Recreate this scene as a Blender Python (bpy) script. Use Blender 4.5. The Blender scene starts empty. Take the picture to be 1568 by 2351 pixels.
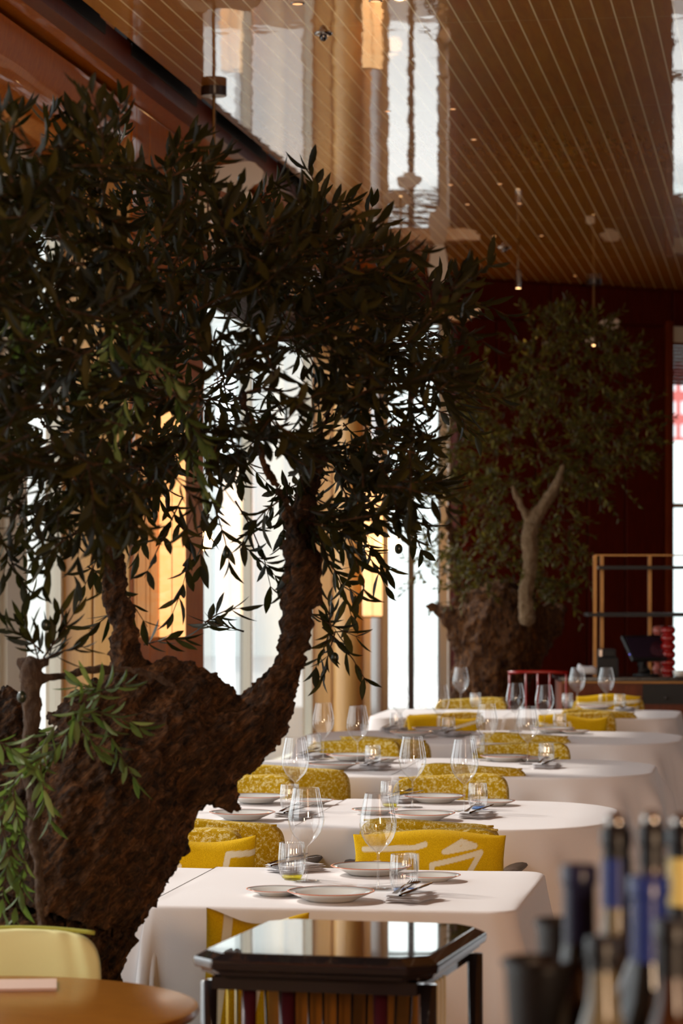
import bpy, bmesh, math, random
from math import sin, cos, pi, sqrt, radians
from mathutils import Vector, Matrix
import numpy as np

random.seed(7)
rng = np.random.default_rng(11)
S = bpy.context.scene
C = S.collection

# ------------------------------------------------------------------ camera
F = 6600.0                    # focal length in pixels of the 1568 x 2351 frame
HOR = 1313.0                  # row of the horizon
EYE = 1.62
TH = math.atan(1006.0 / 6600.0)
CT, ST = cos(TH), sin(TH)
cam = bpy.data.cameras.new('camera')
camo = bpy.data.objects.new('camera', cam)
C.objects.link(camo)
cam.sensor_fit = 'VERTICAL'
cam.sensor_height = 36.0
cam.lens = F / 2351.0 * 36.0
cam.shift_y = (HOR - 1175.5) / 2351.0
cam.clip_end = 1500
camo.location = (0, 0, EYE)
camo.rotation_euler = (pi / 2, 0, TH)
cam.dof.use_dof = True
cam.dof.focus_distance = 8.9
cam.dof.aperture_fstop = 5.6
S.camera = camo

# ------------------------------------------------------------------ light
S.view_settings.view_transform = 'Standard'
S.view_settings.look = 'None'
S.view_settings.gamma = 1.0
S.view_settings.exposure = 0.0
S.cycles.use_denoising = True
S.cycles.max_bounces = 10
S.cycles.diffuse_bounces = 4
S.cycles.glossy_bounces = 4
S.cycles.transmission_bounces = 6
S.cycles.transparent_max_bounces = 24
S.cycles.sample_clamp_indirect = 4.0
S.cycles.caustics_reflective = False
S.cycles.caustics_refractive = False

SUN_STRENGTH = 3.4
SKY_STRENGTH = 3.3
w = bpy.data.worlds.new('sky')
S.world = w
w.use_nodes = True
bgn = w.node_tree.nodes['Background']
bgn.inputs[0].default_value = (0.93, 0.97, 1.0, 1)
bgn.inputs[1].default_value = SKY_STRENGTH

sun = bpy.data.lights.new('sun', 'SUN')
sun.energy = SUN_STRENGTH
sun.angle = radians(2.5)
sun.color = (1.0, 0.93, 0.86)
suno = bpy.data.objects.new('sun', sun)
C.objects.link(suno)
suno.rotation_euler = Vector((-1.0, 0.5, 0.9)).to_track_quat('Z', 'Y').to_euler()


def area(name, loc, direction, sx, sy, power, color):
    l = bpy.data.lights.new(name, 'AREA')
    l.shape = 'RECTANGLE'
    l.size, l.size_y, l.energy, l.color = sx, sy, power, color
    o = bpy.data.objects.new(name, l)
    C.objects.link(o)
    o.location = loc
    o.rotation_euler = (-Vector(direction)).to_track_quat('Z', 'Y').to_euler()
    return o


# warm fill lamp added behind the camera to brighten the shaded fronts
area('warm_fill_behind', (3.4, -3.6, 2.2), (-0.45, 1, -0.08), 1.2, 2.8, 560, (1.0, 0.66, 0.40))


# ------------------------------------------------------------------ placing
def cam2room(xc, d, z=0.0):
    return Vector((xc * CT - d * ST, xc * ST + d * CT, z))


def W(px, py, d):
    return cam2room((px - 784) * d / F, d, EYE - (py - HOR) * d / F)


def TZ(px, py, z):
    d = (EYE - z) * F / (py - HOR)
    return cam2room((px - 784) * d / F, d, z)


def DZ(py, z):
    return (EYE - z) * F / (py - HOR)


# ------------------------------------------------------------------ materials
def nodes_of(name):
    m = bpy.data.materials.new(name)
    m.use_nodes = True
    nt = m.node_tree
    b = nt.nodes['Principled BSDF']
    return m, nt, b


def sb(b, **kw):
    for k, v in kw.items():
        key = {'col': 'Base Color', 'rough': 'Roughness', 'metal': 'Metallic', 'spec': 'Specular IOR Level',
               'coat': 'Coat Weight', 'coatr': 'Coat Roughness', 'sheen': 'Sheen Weight', 'ior': 'IOR',
               'em': 'Emission Color', 'ems': 'Emission Strength', 'sss': 'Subsurface Weight'}[k]
        if key in ('Base Color', 'Emission Color') and len(v) == 3:
            v = (*v, 1)
        b.inputs[key].default_value = v


def N(nt, t, **kw):
    n = nt.nodes.new(t)
    for k, v in kw.items():
        setattr(n, k, v)
    return n


def L(nt, a, b):
    nt.links.new(a, b)


def coords(nt, scale=(1, 1, 1), kind='Object', rot=(0, 0, 0)):
    tc = N(nt, 'ShaderNodeTexCoord')
    mp = N(nt, 'ShaderNodeMapping')
    mp.inputs['Scale'].default_value = scale
    if rot != (0, 0, 0):
        m0 = N(nt, 'ShaderNodeMapping')
        m0.inputs['Rotation'].default_value = rot
        L(nt, tc.outputs[kind], m0.inputs['Vector'])
        L(nt, m0.outputs['Vector'], mp.inputs['Vector'])
    else:
        L(nt, tc.outputs[kind], mp.inputs['Vector'])
    return mp.outputs['Vector']


def ramp(nt, fac, stops):
    r = N(nt, 'ShaderNodeValToRGB')
    el = r.color_ramp.elements
    while len(el) < len(stops):
        el.new(0.5)
    for e, (p, c) in zip(el, stops):
        e.position = p
        e.color = (*c, 1)
    L(nt, fac, r.inputs[0])
    return r.outputs[0]


def noise(nt, vec, scale, detail=4, rough=0.55, dist=0.0):
    n = N(nt, 'ShaderNodeTexNoise')
    n.inputs['Scale'].default_value = scale
    n.inputs['Detail'].default_value = detail
    n.inputs['Roughness'].default_value = rough
    n.inputs['Distortion'].default_value = dist
    L(nt, vec, n.inputs['Vector'])
    return n.outputs['Fac']


def bump(nt, b, h, strength, dist=0.01, prev=None):
    bn = N(nt, 'ShaderNodeBump')
    bn.inputs['Strength'].default_value = strength
    bn.inputs['Distance'].default_value = dist
    L(nt, h, bn.inputs['Height'])
    if b is not None:
        L(nt, bn.outputs['Normal'], b.inputs['Normal'])
    return bn.outputs['Normal']


def math_n(nt, op, a, b=None, c=None):
    n = N(nt, 'ShaderNodeMath', operation=op)
    for i, v in enumerate((a, b, c)):
        if v is None:
            continue
        if isinstance(v, (int, float)):
            n.inputs[i].default_value = v
        else:
            L(nt, v, n.inputs[i])
    return n.outputs[0]


def plain(name, col, rough=0.5, **kw):
    m, nt, b = nodes_of(name)
    sb(b, col=col, rough=rough, **kw)
    # a little procedural unevenness
    v = coords(nt, (1, 1, 1))
    n = noise(nt, v, 35, 3)
    mr = N(nt, 'ShaderNodeMapRange')
    mr.inputs['To Min'].default_value = max(0.0, rough - 0.05)
    mr.inputs['To Max'].default_value = min(1.0, rough + 0.05)
    L(nt, n, mr.inputs['Value'])
    L(nt, mr.outputs[0], b.inputs['Roughness'])
    return m


def wood(name, dark, light, scale=(6, 6, 0.7), rough=0.35, coat=0.0, coatr=0.05, spec=0.5):
    m, nt, b = nodes_of(name)
    v = coords(nt, scale)
    n = noise(nt, v, 9, 6, 0.6, 0.4)
    c = ramp(nt, n, [(0.3, dark), (0.7, light)])
    L(nt, c, b.inputs['Base Color'])
    sb(b, rough=rough, coat=coat, coatr=coatr, spec=spec)
    bump(nt, b, n, 0.06, 0.002)
    return m


def ceiling_mat():
    m, nt, b = nodes_of('lacquered ceiling boards')
    tc = N(nt, 'ShaderNodeTexCoord')
    sp = N(nt, 'ShaderNodeSeparateXYZ')
    L(nt, tc.outputs['Object'], sp.inputs[0])
    fx = math_n(nt, 'FRACT', math_n(nt, 'DIVIDE', math_n(nt, 'ADD', sp.outputs[0], 2.891 + 0.0869 * 50.5), 0.0869))
    dx = math_n(nt, 'ABSOLUTE', math_n(nt, 'SUBTRACT', fx, 0.5))
    lx = math_n(nt, 'LESS_THAN', dx, 0.045)
    fy = math_n(nt, 'FRACT', math_n(nt, 'DIVIDE', math_n(nt, 'SUBTRACT', sp.outputs[1], 12.80 - 1.21), 2.42))
    dy = math_n(nt, 'ABSOLUTE', math_n(nt, 'SUBTRACT', fy, 0.5))
    ly = math_n(nt, 'LESS_THAN', dy, 0.0016)
    v = coords(nt, (9, 0.8, 1))
    n = noise(nt, v, 3, 6, 0.6, 0.6)
    c = ramp(nt, n, [(0.25, (0.33, 0.105, 0.004)), (0.75, (0.47, 0.175, 0.006))])
    mx = N(nt, 'ShaderNodeMix', data_type='RGBA')
    L(nt, lx, mx.inputs[0])
    L(nt, c, mx.inputs[6])
    mx.inputs[7].default_value = (0.95, 0.72, 0.42, 1)
    mx2 = N(nt, 'ShaderNodeMix', data_type='RGBA')
    L(nt, math_n(nt, 'MULTIPLY', ly, 0.5), mx2.inputs[0])
    L(nt, mx.outputs[2], mx2.inputs[6])
    mx2.inputs[7].default_value = (0.7, 0.5, 0.28, 1)
    L(nt, mx2.outputs[2], b.inputs['Base Color'])
    sb(b, rough=0.45, spec=0.1, coat=1.0, coatr=0.012)
    b.inputs['Coat IOR'].default_value = 1.55
    h = noise(nt, coords(nt, (1.0, 0.5, 1)), 5, 2, 0.5)
    h2 = noise(nt, coords(nt, (40, 6, 1)), 4, 2, 0.5)
    hh = math_n(nt, 'ADD', h, math_n(nt, 'MULTIPLY', h2, 0.02))
    bn = N(nt, 'ShaderNodeBump')
    bn.inputs['Strength'].default_value = 0.10
    bn.inputs['Distance'].default_value = 0.010
    L(nt, hh, bn.inputs['Height'])
    L(nt, bn.outputs[0], b.inputs['Coat Normal'])
    return m


def cloth_mat(name, col=(0.80, 0.735, 0.715)):
    m, nt, b = nodes_of(name)
    v = coords(nt, (1, 1, 1))
    wv = noise(nt, v, 260, 2, 0.5)
    big = noise(nt, v, 3.0, 3, 0.5)
    sb(b, rough=0.85, col=col, sheen=0.12, spec=0.2)
    h = math_n(nt, 'ADD', math_n(nt, 'MULTIPLY', big, 1.0), math_n(nt, 'MULTIPLY', wv, 0.05))
    bump(nt, b, h, 0.25, 0.02)
    return m


def speckle_mat():
    m, nt, b = nodes_of('mustard speckled fabric')
    v = coords(nt, (1, 1, 1))
    v2 = coords(nt, (26, 60, 26))
    v3 = coords(nt, (95, 60, 95))
    n1 = noise(nt, v2, 1.6, 3, 0.7, 1.2)
    n2 = noise(nt, v3, 1.2, 4, 0.75, 0.6)
    mul = math_n(nt, 'ADD', math_n(nt, 'MULTIPLY', n1, 0.45), math_n(nt, 'MULTIPLY', n2, 0.55))
    c = ramp(nt, mul, [(0.42, (0.42, 0.24, 0.003)), (0.515, (0.54, 0.33, 0.006)), (0.565, (0.75, 0.62, 0.30))])
    L(nt, c, b.inputs['Base Color'])
    sb(b, rough=0.9, sheen=0.04, spec=0.08)
    wv = noise(nt, v, 320, 2, 0.5)
    bump(nt, b, wv, 0.5, 0.004)
    return m


def cushion_mat():
    m, nt, b = nodes_of('yellow wool with cream line pattern')
    at = N(nt, 'ShaderNodeAttribute', attribute_name='pattern')
    v = coords(nt, (1, 1, 1))
    wv = noise(nt, v, 300, 3, 0.6)
    mx = N(nt, 'ShaderNodeMix', data_type='RGBA')
    L(nt, at.outputs['Fac'], mx.inputs[0])
    y = ramp(nt, wv, [(0.3, (0.58, 0.33, 0.004)), (0.7, (0.76, 0.46, 0.008))])
    L(nt, y, mx.inputs[6])
    mx.inputs[7].default_value = (0.80, 0.70, 0.50, 1)
    L(nt, mx.outputs[2], b.inputs['Base Color'])
    sb(b, rough=0.95, sheen=0.04, spec=0.05)
    bump(nt, b, wv, 0.6, 0.004)
    return m


def bark_mat(name, dark, light, sc=(5, 5, 1.6), rot=(0, 0, 0)):
    m, nt, b = nodes_of(name)
    v = coords(nt, sc, rot=rot)
    n = noise(nt, v, 6, 10, 0.70, 1.2)
    n2 = noise(nt, coords(nt, (34, 34, 6), rot=rot), 3, 6, 0.65, 0.8)
    nn = math_n(nt, 'ADD', math_n(nt, 'MULTIPLY', n, 0.6), math_n(nt, 'MULTIPLY', n2, 0.4))
    c = ramp(nt, nn, [(0.40, dark), (0.52, tuple(a * 0.7 + q * 0.3 for a, q in zip(dark, light))), (0.64, light)])
    L(nt, c, b.inputs['Base Color'])
    sb(b, rough=0.8, spec=0.25)
    h = math_n(nt, 'ADD', n, math_n(nt, 'MULTIPLY', n2, 0.6))
    bump(nt, b, h, 1.0, 0.10)
    return m


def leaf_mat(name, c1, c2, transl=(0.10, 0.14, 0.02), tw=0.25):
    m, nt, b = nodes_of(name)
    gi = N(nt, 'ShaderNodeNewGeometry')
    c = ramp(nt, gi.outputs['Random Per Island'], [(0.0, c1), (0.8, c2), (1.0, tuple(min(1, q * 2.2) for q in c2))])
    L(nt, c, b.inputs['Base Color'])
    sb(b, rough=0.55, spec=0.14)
    tr = N(nt, 'ShaderNodeBsdfTranslucent')
    tr.inputs[0].default_value = (*transl, 1)
    mx = N(nt, 'ShaderNodeMixShader')
    mx.inputs[0].default_value = tw
    L(nt, b.outputs[0], mx.inputs[1])
    L(nt, tr.outputs[0], mx.inputs[2])
    L(nt, mx.outputs[0], nt.nodes['Material Output'].inputs[0])
    return m


def glass_mat(name, tint=(1, 1, 1), edge=0.12, rough=0.0, base=0.04):
    """thin-walled glass: clear face-on, reflective at grazing angles"""
    m = bpy.data.materials.new(name)
    m.use_nodes = True
    nt = m.node_tree
    nt.nodes.remove(nt.nodes['Principled BSDF'])
    lw = N(nt, 'ShaderNodeLayerWeight')
    lw.inputs['Blend'].default_value = edge
    tr = N(nt, 'ShaderNodeBsdfTransparent')
    tc = ramp(nt, lw.outputs['Facing'], [(0.0, tint), (0.74, tuple(0.96 * t for t in tint)), (1.0, tuple(0.22 * t for t in tint))])
    L(nt, tc, tr.inputs[0])
    gl = N(nt, 'ShaderNodeBsdfGlossy')
    gl.inputs['Roughness'].default_value = rough
    lf = N(nt, 'ShaderNodeLayerWeight')
    lf.inputs['Blend'].default_value = 0.5
    mx = N(nt, 'ShaderNodeMixShader')
    f = math_n(nt, 'ADD', math_n(nt, 'MULTIPLY', math_n(nt, 'POWER', lf.outputs['Facing'], 3.2), 0.9), 0.11)
    L(nt, f, mx.inputs[0])
    L(nt, tr.outputs[0], mx.inputs[1])
    L(nt, gl.outputs[0], mx.inputs[2])
    L(nt, mx.outputs[0], nt.nodes['Material Output'].inputs[0])
    return m


def lantern_mat():
    m, nt, b = nodes_of('glowing alabaster shade')
    v = coords(nt, (3, 3, 11))
    n = noise(nt, v, 3.0, 5, 0.6, 1.5)
    c = ramp(nt, n, [(0.3, (1.0, 0.40, 0.10)), (0.7, (1.0, 0.60, 0.24))])
    L(nt, c, b.inputs['Emission Color'])
    sb(b, col=(0.8, 0.6, 0.4), rough=0.5, ems=1.25)
    return m


def emit(name, col, s):
    m, nt, b = nodes_of(name)
    sb(b, col=(0.8, 0.8, 0.8), em=col, ems=s)
    return m


M = {}
M['ceiling'] = ceiling_mat()
M['lacquer_wall'] = wood('glossy brown lacquered wood', (0.40, 0.10, 0.004), (0.55, 0.16, 0.008), rough=0.4, spec=0.05, coat=0.7, coatr=0.03)
M['mahogany'] = wood('dark red mahogany panelling', (0.045, 0.0035, 0.0006), (0.080, 0.007, 0.0010), rough=0.5, spec=0.12)
M['mahogany_trim'] = wood('red brown timber', (0.10, 0.015, 0.003), (0.16, 0.028, 0.005), rough=0.4, spec=0.2)
M['oak'] = wood('tan oak veneer', (0.50, 0.26, 0.07), (0.60, 0.33, 0.105), scale=(14, 14, 0.5), rough=0.4, coat=0.4, coatr=0.1)
M['frame'] = plain('cream painted window frame', (0.62, 0.57, 0.46), 0.5)
M['mullion'] = plain('slate grey mullion', (0.10, 0.095, 0.11), 0.5)
M['black'] = plain('matt black', (0.006, 0.006, 0.006), 0.6)
M['blind'] = plain('dark slatted blind', (0.035, 0.017, 0.009), 0.55)
M['floor'] = wood('brown timber floor', (0.07, 0.03, 0.012), (0.13, 0.06, 0.025), scale=(8, 0.6, 1), rough=0.3)
M['cloth'] = cloth_mat('white linen tablecloth')
M['napkin'] = cloth_mat('white cotton napkin', (0.72, 0.69, 0.70))
M['speckle'] = speckle_mat()
M['cushion'] = cushion_mat()
M['dark_wood'] = plain('dark brown stained wood', (0.030, 0.018, 0.014), 0.32)
M['porcelain'] = plain('white porcelain', (0.72, 0.71, 0.67), 0.12, coat=0.5)
M['rim'] = plain('orange red glaze line', (0.62, 0.13, 0.035), 0.2)
M['steel'] = plain('polished steel', (0.35, 0.33, 0.31), 0.12, metal=1.0)
M['dark_steel'] = plain('dark steel', (0.12, 0.11, 0.11), 0.2, metal=1.0)
M['glass'] = glass_mat('clear thin glass')
M['glass_yellow'] = glass_mat('yellow tinted glass', (0.92, 0.86, 0.15))
M['glass_blue'] = glass_mat('blue tinted glass', (0.30, 0.52, 0.85))
M['window_glass'] = glass_mat('window glass', (0.97, 0.99, 0.98))
M['bark'] = bark_mat('old olive bark', (0.012, 0.0040, 0.0008), (0.42, 0.18, 0.065), (5, 5, 1.1), (0, -0.8, 0))
M['bark_pale'] = bark_mat('pale olive bark', (0.11, 0.055, 0.03), (0.34, 0.21, 0.13), (4, 4, 2))
M['bark_far'] = bark_mat('reddish olive bark', (0.025, 0.006, 0.001), (0.48, 0.18, 0.04))
M['bark_stem'] = bark_mat('pale tan smooth bark', (0.26, 0.15, 0.07), (0.60, 0.40, 0.22), (4, 4, 2))
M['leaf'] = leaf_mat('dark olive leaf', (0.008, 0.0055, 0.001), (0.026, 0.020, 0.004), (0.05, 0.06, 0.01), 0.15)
M['leaf_lit'] = leaf_mat('olive leaf in lit grey green', (0.05, 0.075, 0.02), (0.13, 0.16, 0.06), (0.16, 0.26, 0.04), 0.3)  # lit copy of the crown leaf, the light on it put into the colour
M['leaf_far'] = leaf_mat('yellow green olive leaf', (0.012, 0.010, 0.002), (0.075, 0.062, 0.009), (0.16, 0.13, 0.015), 0.2)
M['olive'] = plain('black green olive', (0.018, 0.022, 0.010), 0.3)
M['lantern'] = lantern_mat()
M['brass'] = plain('aged brass', (0.16, 0.075, 0.012), 0.35, metal=0.5)
M['alabaster'] = plain('veined alabaster', (0.62, 0.52, 0.42), 0.4)
M['spot_glow'] = emit('warm lamp lens', (1.0, 0.55, 0.22), 6.0)
M['dim_glow'] = emit('dim warm lamp lens', (1.0, 0.42, 0.12), 1.4)
M['tray_black'] = plain('black lacquered timber', (0.012, 0.009, 0.010), 0.10, coat=1.0, coatr=0.03)
M['tray_top'] = plain('dark mirror glass top', (0.022, 0.012, 0.008), 0.04, coat=1.0, coatr=0.01, spec=1.0)
M['burgundy'] = plain('burgundy lacquered leg', (0.055, 0.008, 0.012), 0.25)
M['string'] = plain('cream cord', (0.60, 0.50, 0.30), 0.7)
M['string_yellow'] = plain('yellow cord', (0.55, 0.38, 0.03), 0.7)
M['round_top'] = wood('honey brown table top', (0.22, 0.075, 0.007), (0.30, 0.11, 0.012), scale=(2, 10, 1), rough=0.3, spec=0.2, coat=0.2, coatr=0.15)
M['lime'] = plain('pale lime upholstery', (0.74, 0.70, 0.34), 0.85)
M['lime_edge'] = plain('lime piping', (0.36, 0.36, 0.05), 0.8)
M['card'] = plain('pinkish card', (0.55, 0.36, 0.28), 0.7)
M['bottle_dark'] = plain('near black bottle glass', (0.006, 0.005, 0.005), 0.07, coat=0.25, spec=0.3)
M['bottle_brown'] = plain('dark brown bottle glass', (0.035, 0.012, 0.004), 0.07, coat=0.25, spec=0.3)
M['bottle_pale'] = plain('pale bottle glass', (0.12, 0.10, 0.06), 0.08, coat=0.25, spec=0.3)
M['foil_blue'] = plain('blue foil', (0.014, 0.028, 0.16), 0.25, coat=0.15, spec=0.3)
M['foil_navy'] = plain('navy foil', (0.012, 0.014, 0.05), 0.3, coat=0.1, spec=0.3)
M['foil_black'] = plain('black foil', (0.006, 0.005, 0.006), 0.3, spec=0.3)
M['foil_yellow'] = plain('yellow label', (0.55, 0.43, 0.13), 0.4)
M['label_white'] = plain('cream paper label', (0.62, 0.58, 0.50), 0.6)
M['bucket'] = plain('charcoal bucket', (0.022, 0.022, 0.022), 0.38)
M['counter'] = plain('black stone counter', (0.015, 0.012, 0.012), 0.12)
M['red'] = plain('red lacquer', (0.30, 0.008, 0.006), 0.25)
M['pink'] = plain('salmon pink lacquer', (0.48, 0.12, 0.09), 0.3)
M['screen'] = plain('dim touch screen', (0.030, 0.018, 0.032), 0.12, coat=1.0)
M['blue_led'] = emit('blue indicator', (0.02, 0.02, 1.0), 2.0)
M['paper'] = plain('white paper', (0.60, 0.58, 0.60), 0.8)
M['pale_stone'] = plain('pale stone facade', (0.80, 0.84, 0.82), 0.8)
M['pale_glass'] = plain('pale facade glazing', (0.74, 0.80, 0.79), 0.5)
M['brick_red'] = plain('red painted facade', (0.42, 0.09, 0.08), 0.8)
M['paving'] = plain('pale paving', (0.55, 0.55, 0.54), 0.8)
M['planter'] = plain('dark clay planter', (0.05, 0.03, 0.022), 0.6)
M['soil'] = plain('dark soil', (0.02, 0.013, 0.008), 0.95)


# ------------------------------------------------------------------ mesh tools
class MB:
    def __init__(s):
        s.v, s.f, s.m = [], [], []

    def add(s, vs, fs, mi=0):
        o = len(s.v)
        s.v += [tuple(p) for p in vs]
        s.f += [tuple(i + o for i in f) for f in fs]
        s.m += [mi] * len(fs)

    def box(s, x0, x1, y0, y1, z0, z1, mi=0, mat=None):
        vs = [Vector((x, y, z)) for z in (z0, z1) for y in (y0, y1) for x in (x0, x1)]
        if mat is not None:
            vs = [mat @ p for p in vs]
        s.add(vs, [(0, 2, 3, 1), (4, 5, 7, 6), (0, 1, 5, 4), (2, 6, 7, 3), (0, 4, 6, 2), (1, 3, 7, 5)], mi)

    def quad(s, a, b, c, d, mi=0):
        s.add([a, b, c, d], [(0, 1, 2, 3)], mi)

    def lathe(s, prof, n=32, mi=0, c=(0, 0, 0), flute=0, amp=0.0, caps=True, mats=None):
        vs, fs = [], []
        for (r, z) in prof:
            for k in range(n):
                a = 2 * pi * k / n
                rr = r * (1 + (amp * cos(flute * a) if flute else 0))
                vs.append((c[0] + rr * cos(a), c[1] + rr * sin(a), c[2] + z))
        for i in range(len(prof) - 1):
            for k in range(n):
                k2 = (k + 1) % n
                fs.append((i * n + k, i * n + k2, (i + 1) * n + k2, (i + 1) * n + k))
        s.add(vs, fs, mi)
        if mats:
            base = len(s.m) - len(fs)
            for i in range(len(prof) - 1):
                for k in range(n):
                    s.m[base + i * n + k] = mats[i]
        if caps:
            o = len(s.v) - len(vs)
            if prof[0][0] > 1e-6:
                s.f.append(tuple(o + k for k in reversed(range(n))))
                s.m.append(mi)
            if prof[-1][0] > 1e-6:
                s.f.append(tuple(o + (len(prof) - 1) * n + k for k in range(n)))
                s.m.append(mi)

    def tube(s, pts, rads, n=8, mi=0, caps=True):
        pts = [Vector(p) for p in pts]
        if isinstance(rads, (int, float)):
            rads = [rads] * len(pts)
        vs, fs = [], []
        up = Vector((0, 0, 1))
        for i, p in enumerate(pts):
            t = (pts[min(i + 1, len(pts) - 1)] - pts[max(i - 1, 0)]).normalized()
            if abs(t.dot(up)) > 0.95:
                ref = Vector((1, 0, 0))
            else:
                ref = up
            a = t.cross(ref).normalized()
            b = t.cross(a).normalized()
            for k in range(n):
                q = 2 * pi * k / n
                vs.append(p + (a * cos(q) + b * sin(q)) * rads[i])
        for i in range(len(pts) - 1):
            for k in range(n):
                k2 = (k + 1) % n
                fs.append((i * n + k, i * n + k2, (i + 1) * n + k2, (i + 1) * n + k))
        if caps:
            fs.append(tuple(reversed(range(n))))
            fs.append(tuple((len(pts) - 1) * n + k for k in range(n)))
        s.add(vs, fs, mi)

    def build(s, name, mats, parent=None, smooth=True, loc=(0, 0, 0), auto=None):
        me = bpy.data.meshes.new(name)
        me.from_pydata(s.v, [], s.f)
        if not isinstance(mats, (list, tuple)):
            mats = [mats]
        for m in mats:
            me.materials.append(m)
        if len(mats) > 1:
            me.polygons.foreach_set('material_index', s.m)
        me.polygons.foreach_set('use_smooth', [smooth] * len(me.polygons))
        me.update()
        if auto is not None and smooth:
            me.set_sharp_from_angle(angle=radians(auto))
        o = bpy.data.objects.new(name, me)
        C.objects.link(o)
        o.location = loc
        if parent is not None:
            o.parent = parent
        return o


def superell(a, b, c, e1, e2, nu=40, nv=28, mi=0):
    """rounded box like solid"""
    mb = MB()

    def sp(v, e):
        return math.copysign(abs(v) ** e, v)
    vs, fs = [], []
    for j in range(nv + 1):
        ph = -pi / 2 + pi * j / nv
        for i in range(nu):
            t = 2 * pi * i / nu
            vs.append((a * sp(cos(ph), e1) * sp(cos(t), e2), b * sp(cos(ph), e1) * sp(sin(t), e2), c * sp(sin(ph), e1)))
    for j in range(nv):
        for i in range(nu):
            i2 = (i + 1) % nu
            fs.append((j * nu + i, j * nu + i2, (j + 1) * nu + i2, (j + 1) * nu + i))
    mb.add(vs, fs, mi)
    return mb


def tag(o, label=None, cat=None, group=None, kind=None):
    if label:
        o['label'] = label
    if cat:
        o['category'] = cat
    if group:
        o['group'] = group
    if kind:
        o['kind'] = kind
    return o


def thing(name, label, cat, loc=(0, 0, 0), rz=0.0, group=None):
    o = bpy.data.objects.new(name, None)
    o.empty_display_size = 0.1
    C.objects.link(o)
    o.location = loc
    o.rotation_euler = (0, 0, rz)
    return tag(o, label, cat, group)


def dup(root, loc, rz, label, group=None, scale=None):
    r = root.copy()
    C.objects.link(r)
    r.location = loc
    r.rotation_euler = (0, 0, rz)
    r['label'] = label
    if group:
        r['group'] = group
    if scale is not None:
        r.scale = (scale, scale, scale)
    for ch in list(root.children):
        c = ch.copy()
        C.objects.link(c)
        c.parent = r
        for g in list(ch.children):
            d = g.copy()
            C.objects.link(d)
            d.parent = c
    return r


def struct(name, mb, mat, smooth=False):
    o = mb.build(name, mat, smooth=smooth)
    return tag(o, kind='structure')


def bevel(o, wd=0.005, seg=2):
    b = o.modifiers.new('bevel', 'BEVEL')
    b.width = wd
    b.segments = seg
    b.limit_method = 'ANGLE'
    return o


# ================================================================== SETTING
ZC = 4.08
DW0 = 24.0                                  # distance of the far wall at column 1060


def wallD(px):
    return 23.444 / (1 - 8.394e-5 * (px - 784))


def wallP(px, z):
    d = wallD(px)
    return cam2room((px - 784) * d / F, d, z)


# direction of far wall
_a, _b = wallP(1060, 0), wallP(1568, 0)
wdir = (_b - _a).normalized()
wn = Vector((wdir.y, -wdir.x, 0))          # towards the camera
wang = math.atan2(wdir.y, wdir.x)
MW = Matrix.Translation(_a) @ Matrix.Rotation(wang, 4, 'Z')   # wall frame: x along wall, -y to the room


def wall_x(px):
    return (wallP(px, 0) - _a).dot(wdir)


mb = MB()
mb.box(-7, 8, -4, 34, -0.06, 0.0)
struct('floor', mb, M['floor'])

mb = MB()
mb.box(-2.965, 8, -4, 34, ZC, ZC + 0.05)
struct('ceiling', mb, M['ceiling'])
# slot, fascia and soffit along the window side
mb = MB()
mb.box(-3.10, -2.965, -4, 24.3, ZC + 0.22, ZC + 0.25)
mb.box(-2.98, -2.966, -4, 24.3, ZC + 0.05, ZC + 0.25)
struct('trim_1', mb, M['black'])
mb = MB()
mb.box(-3.16, -3.08, -4, 24.3, 4.03, 4.16)
struct('trim_2', mb, M['mahogany_trim'])
mb = MB()
mb.box(-3.9, -3.16, -4, 24.3, 4.035, 4.25)
struct('trim_3', mb, M['lacquer_wall'])
mb = MB()
for y0 in np.arange(3, 24, 2.1):
    mb.box(-3.082, -3.074, y0, y0 + 1.55, 4.10, 4.16)
    mb.box(-3.16, -3.10, y0, y0 + 1.55, 4.16, 4.30)
struct('trim_4', mb, M['black'])

# piers of the window wall
PA0, PA1 = 14.45, 16.31
PB0, PB1 = 23.2, 24.1
mb = MB()
mb.box(-3.70, -3.302, PA0 + 0.012, PA1, 0, 4.035)
pa = struct('wall_left', mb, M['oak'])
mb = MB()                                    # glossy panels on the room side of the pier, with reveals
edges = [PA0, PA0 + 0.10, PA0 + 0.42, PA0 + 0.85, PA0 + 1.22, PA1]
for e0, e1 in zip(edges[:-1], edges[1:]):
    mb.box(-3.31, -3.29, e0 + 0.004, e1 - 0.004, 0, 4.03)
o = struct('trim_5', mb, M['lacquer_wall'])
bevel(o, 0.004, 2)
mb = MB()
mb.box(-3.68, -3.50, PA0 - 0.015, PA0 + 0.012, 0, 4.03)
mb.box(-3.492, -3.302, PA0 - 0.015, PA0 + 0.012, 0, 4.03)
bevel(struct('trim_6', mb, M['oak']), 0.006, 2)

mb = MB()
mb.box(-3.85, -3.30, PB0, PB1, 0, 4.035)
struct('wall_pier', mb, M['oak'])
mb = MB()
mb.box(-3.82, -3.62, PB0 - 0.02, PB0, 0, 4.03)
mb.box(-3.35, -3.29, PB0 - 0.03, PB0, 0, 4.03)
struct('trim_7', mb, M['oak'])
mb = MB()
mb.lathe([(0.115, 0), (0.115, 4.03)], 40, c=(-3.48, PB0 - 0.03, 0), caps=False)
o = struct('trim_8', mb, M['oak'], smooth=True)

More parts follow.
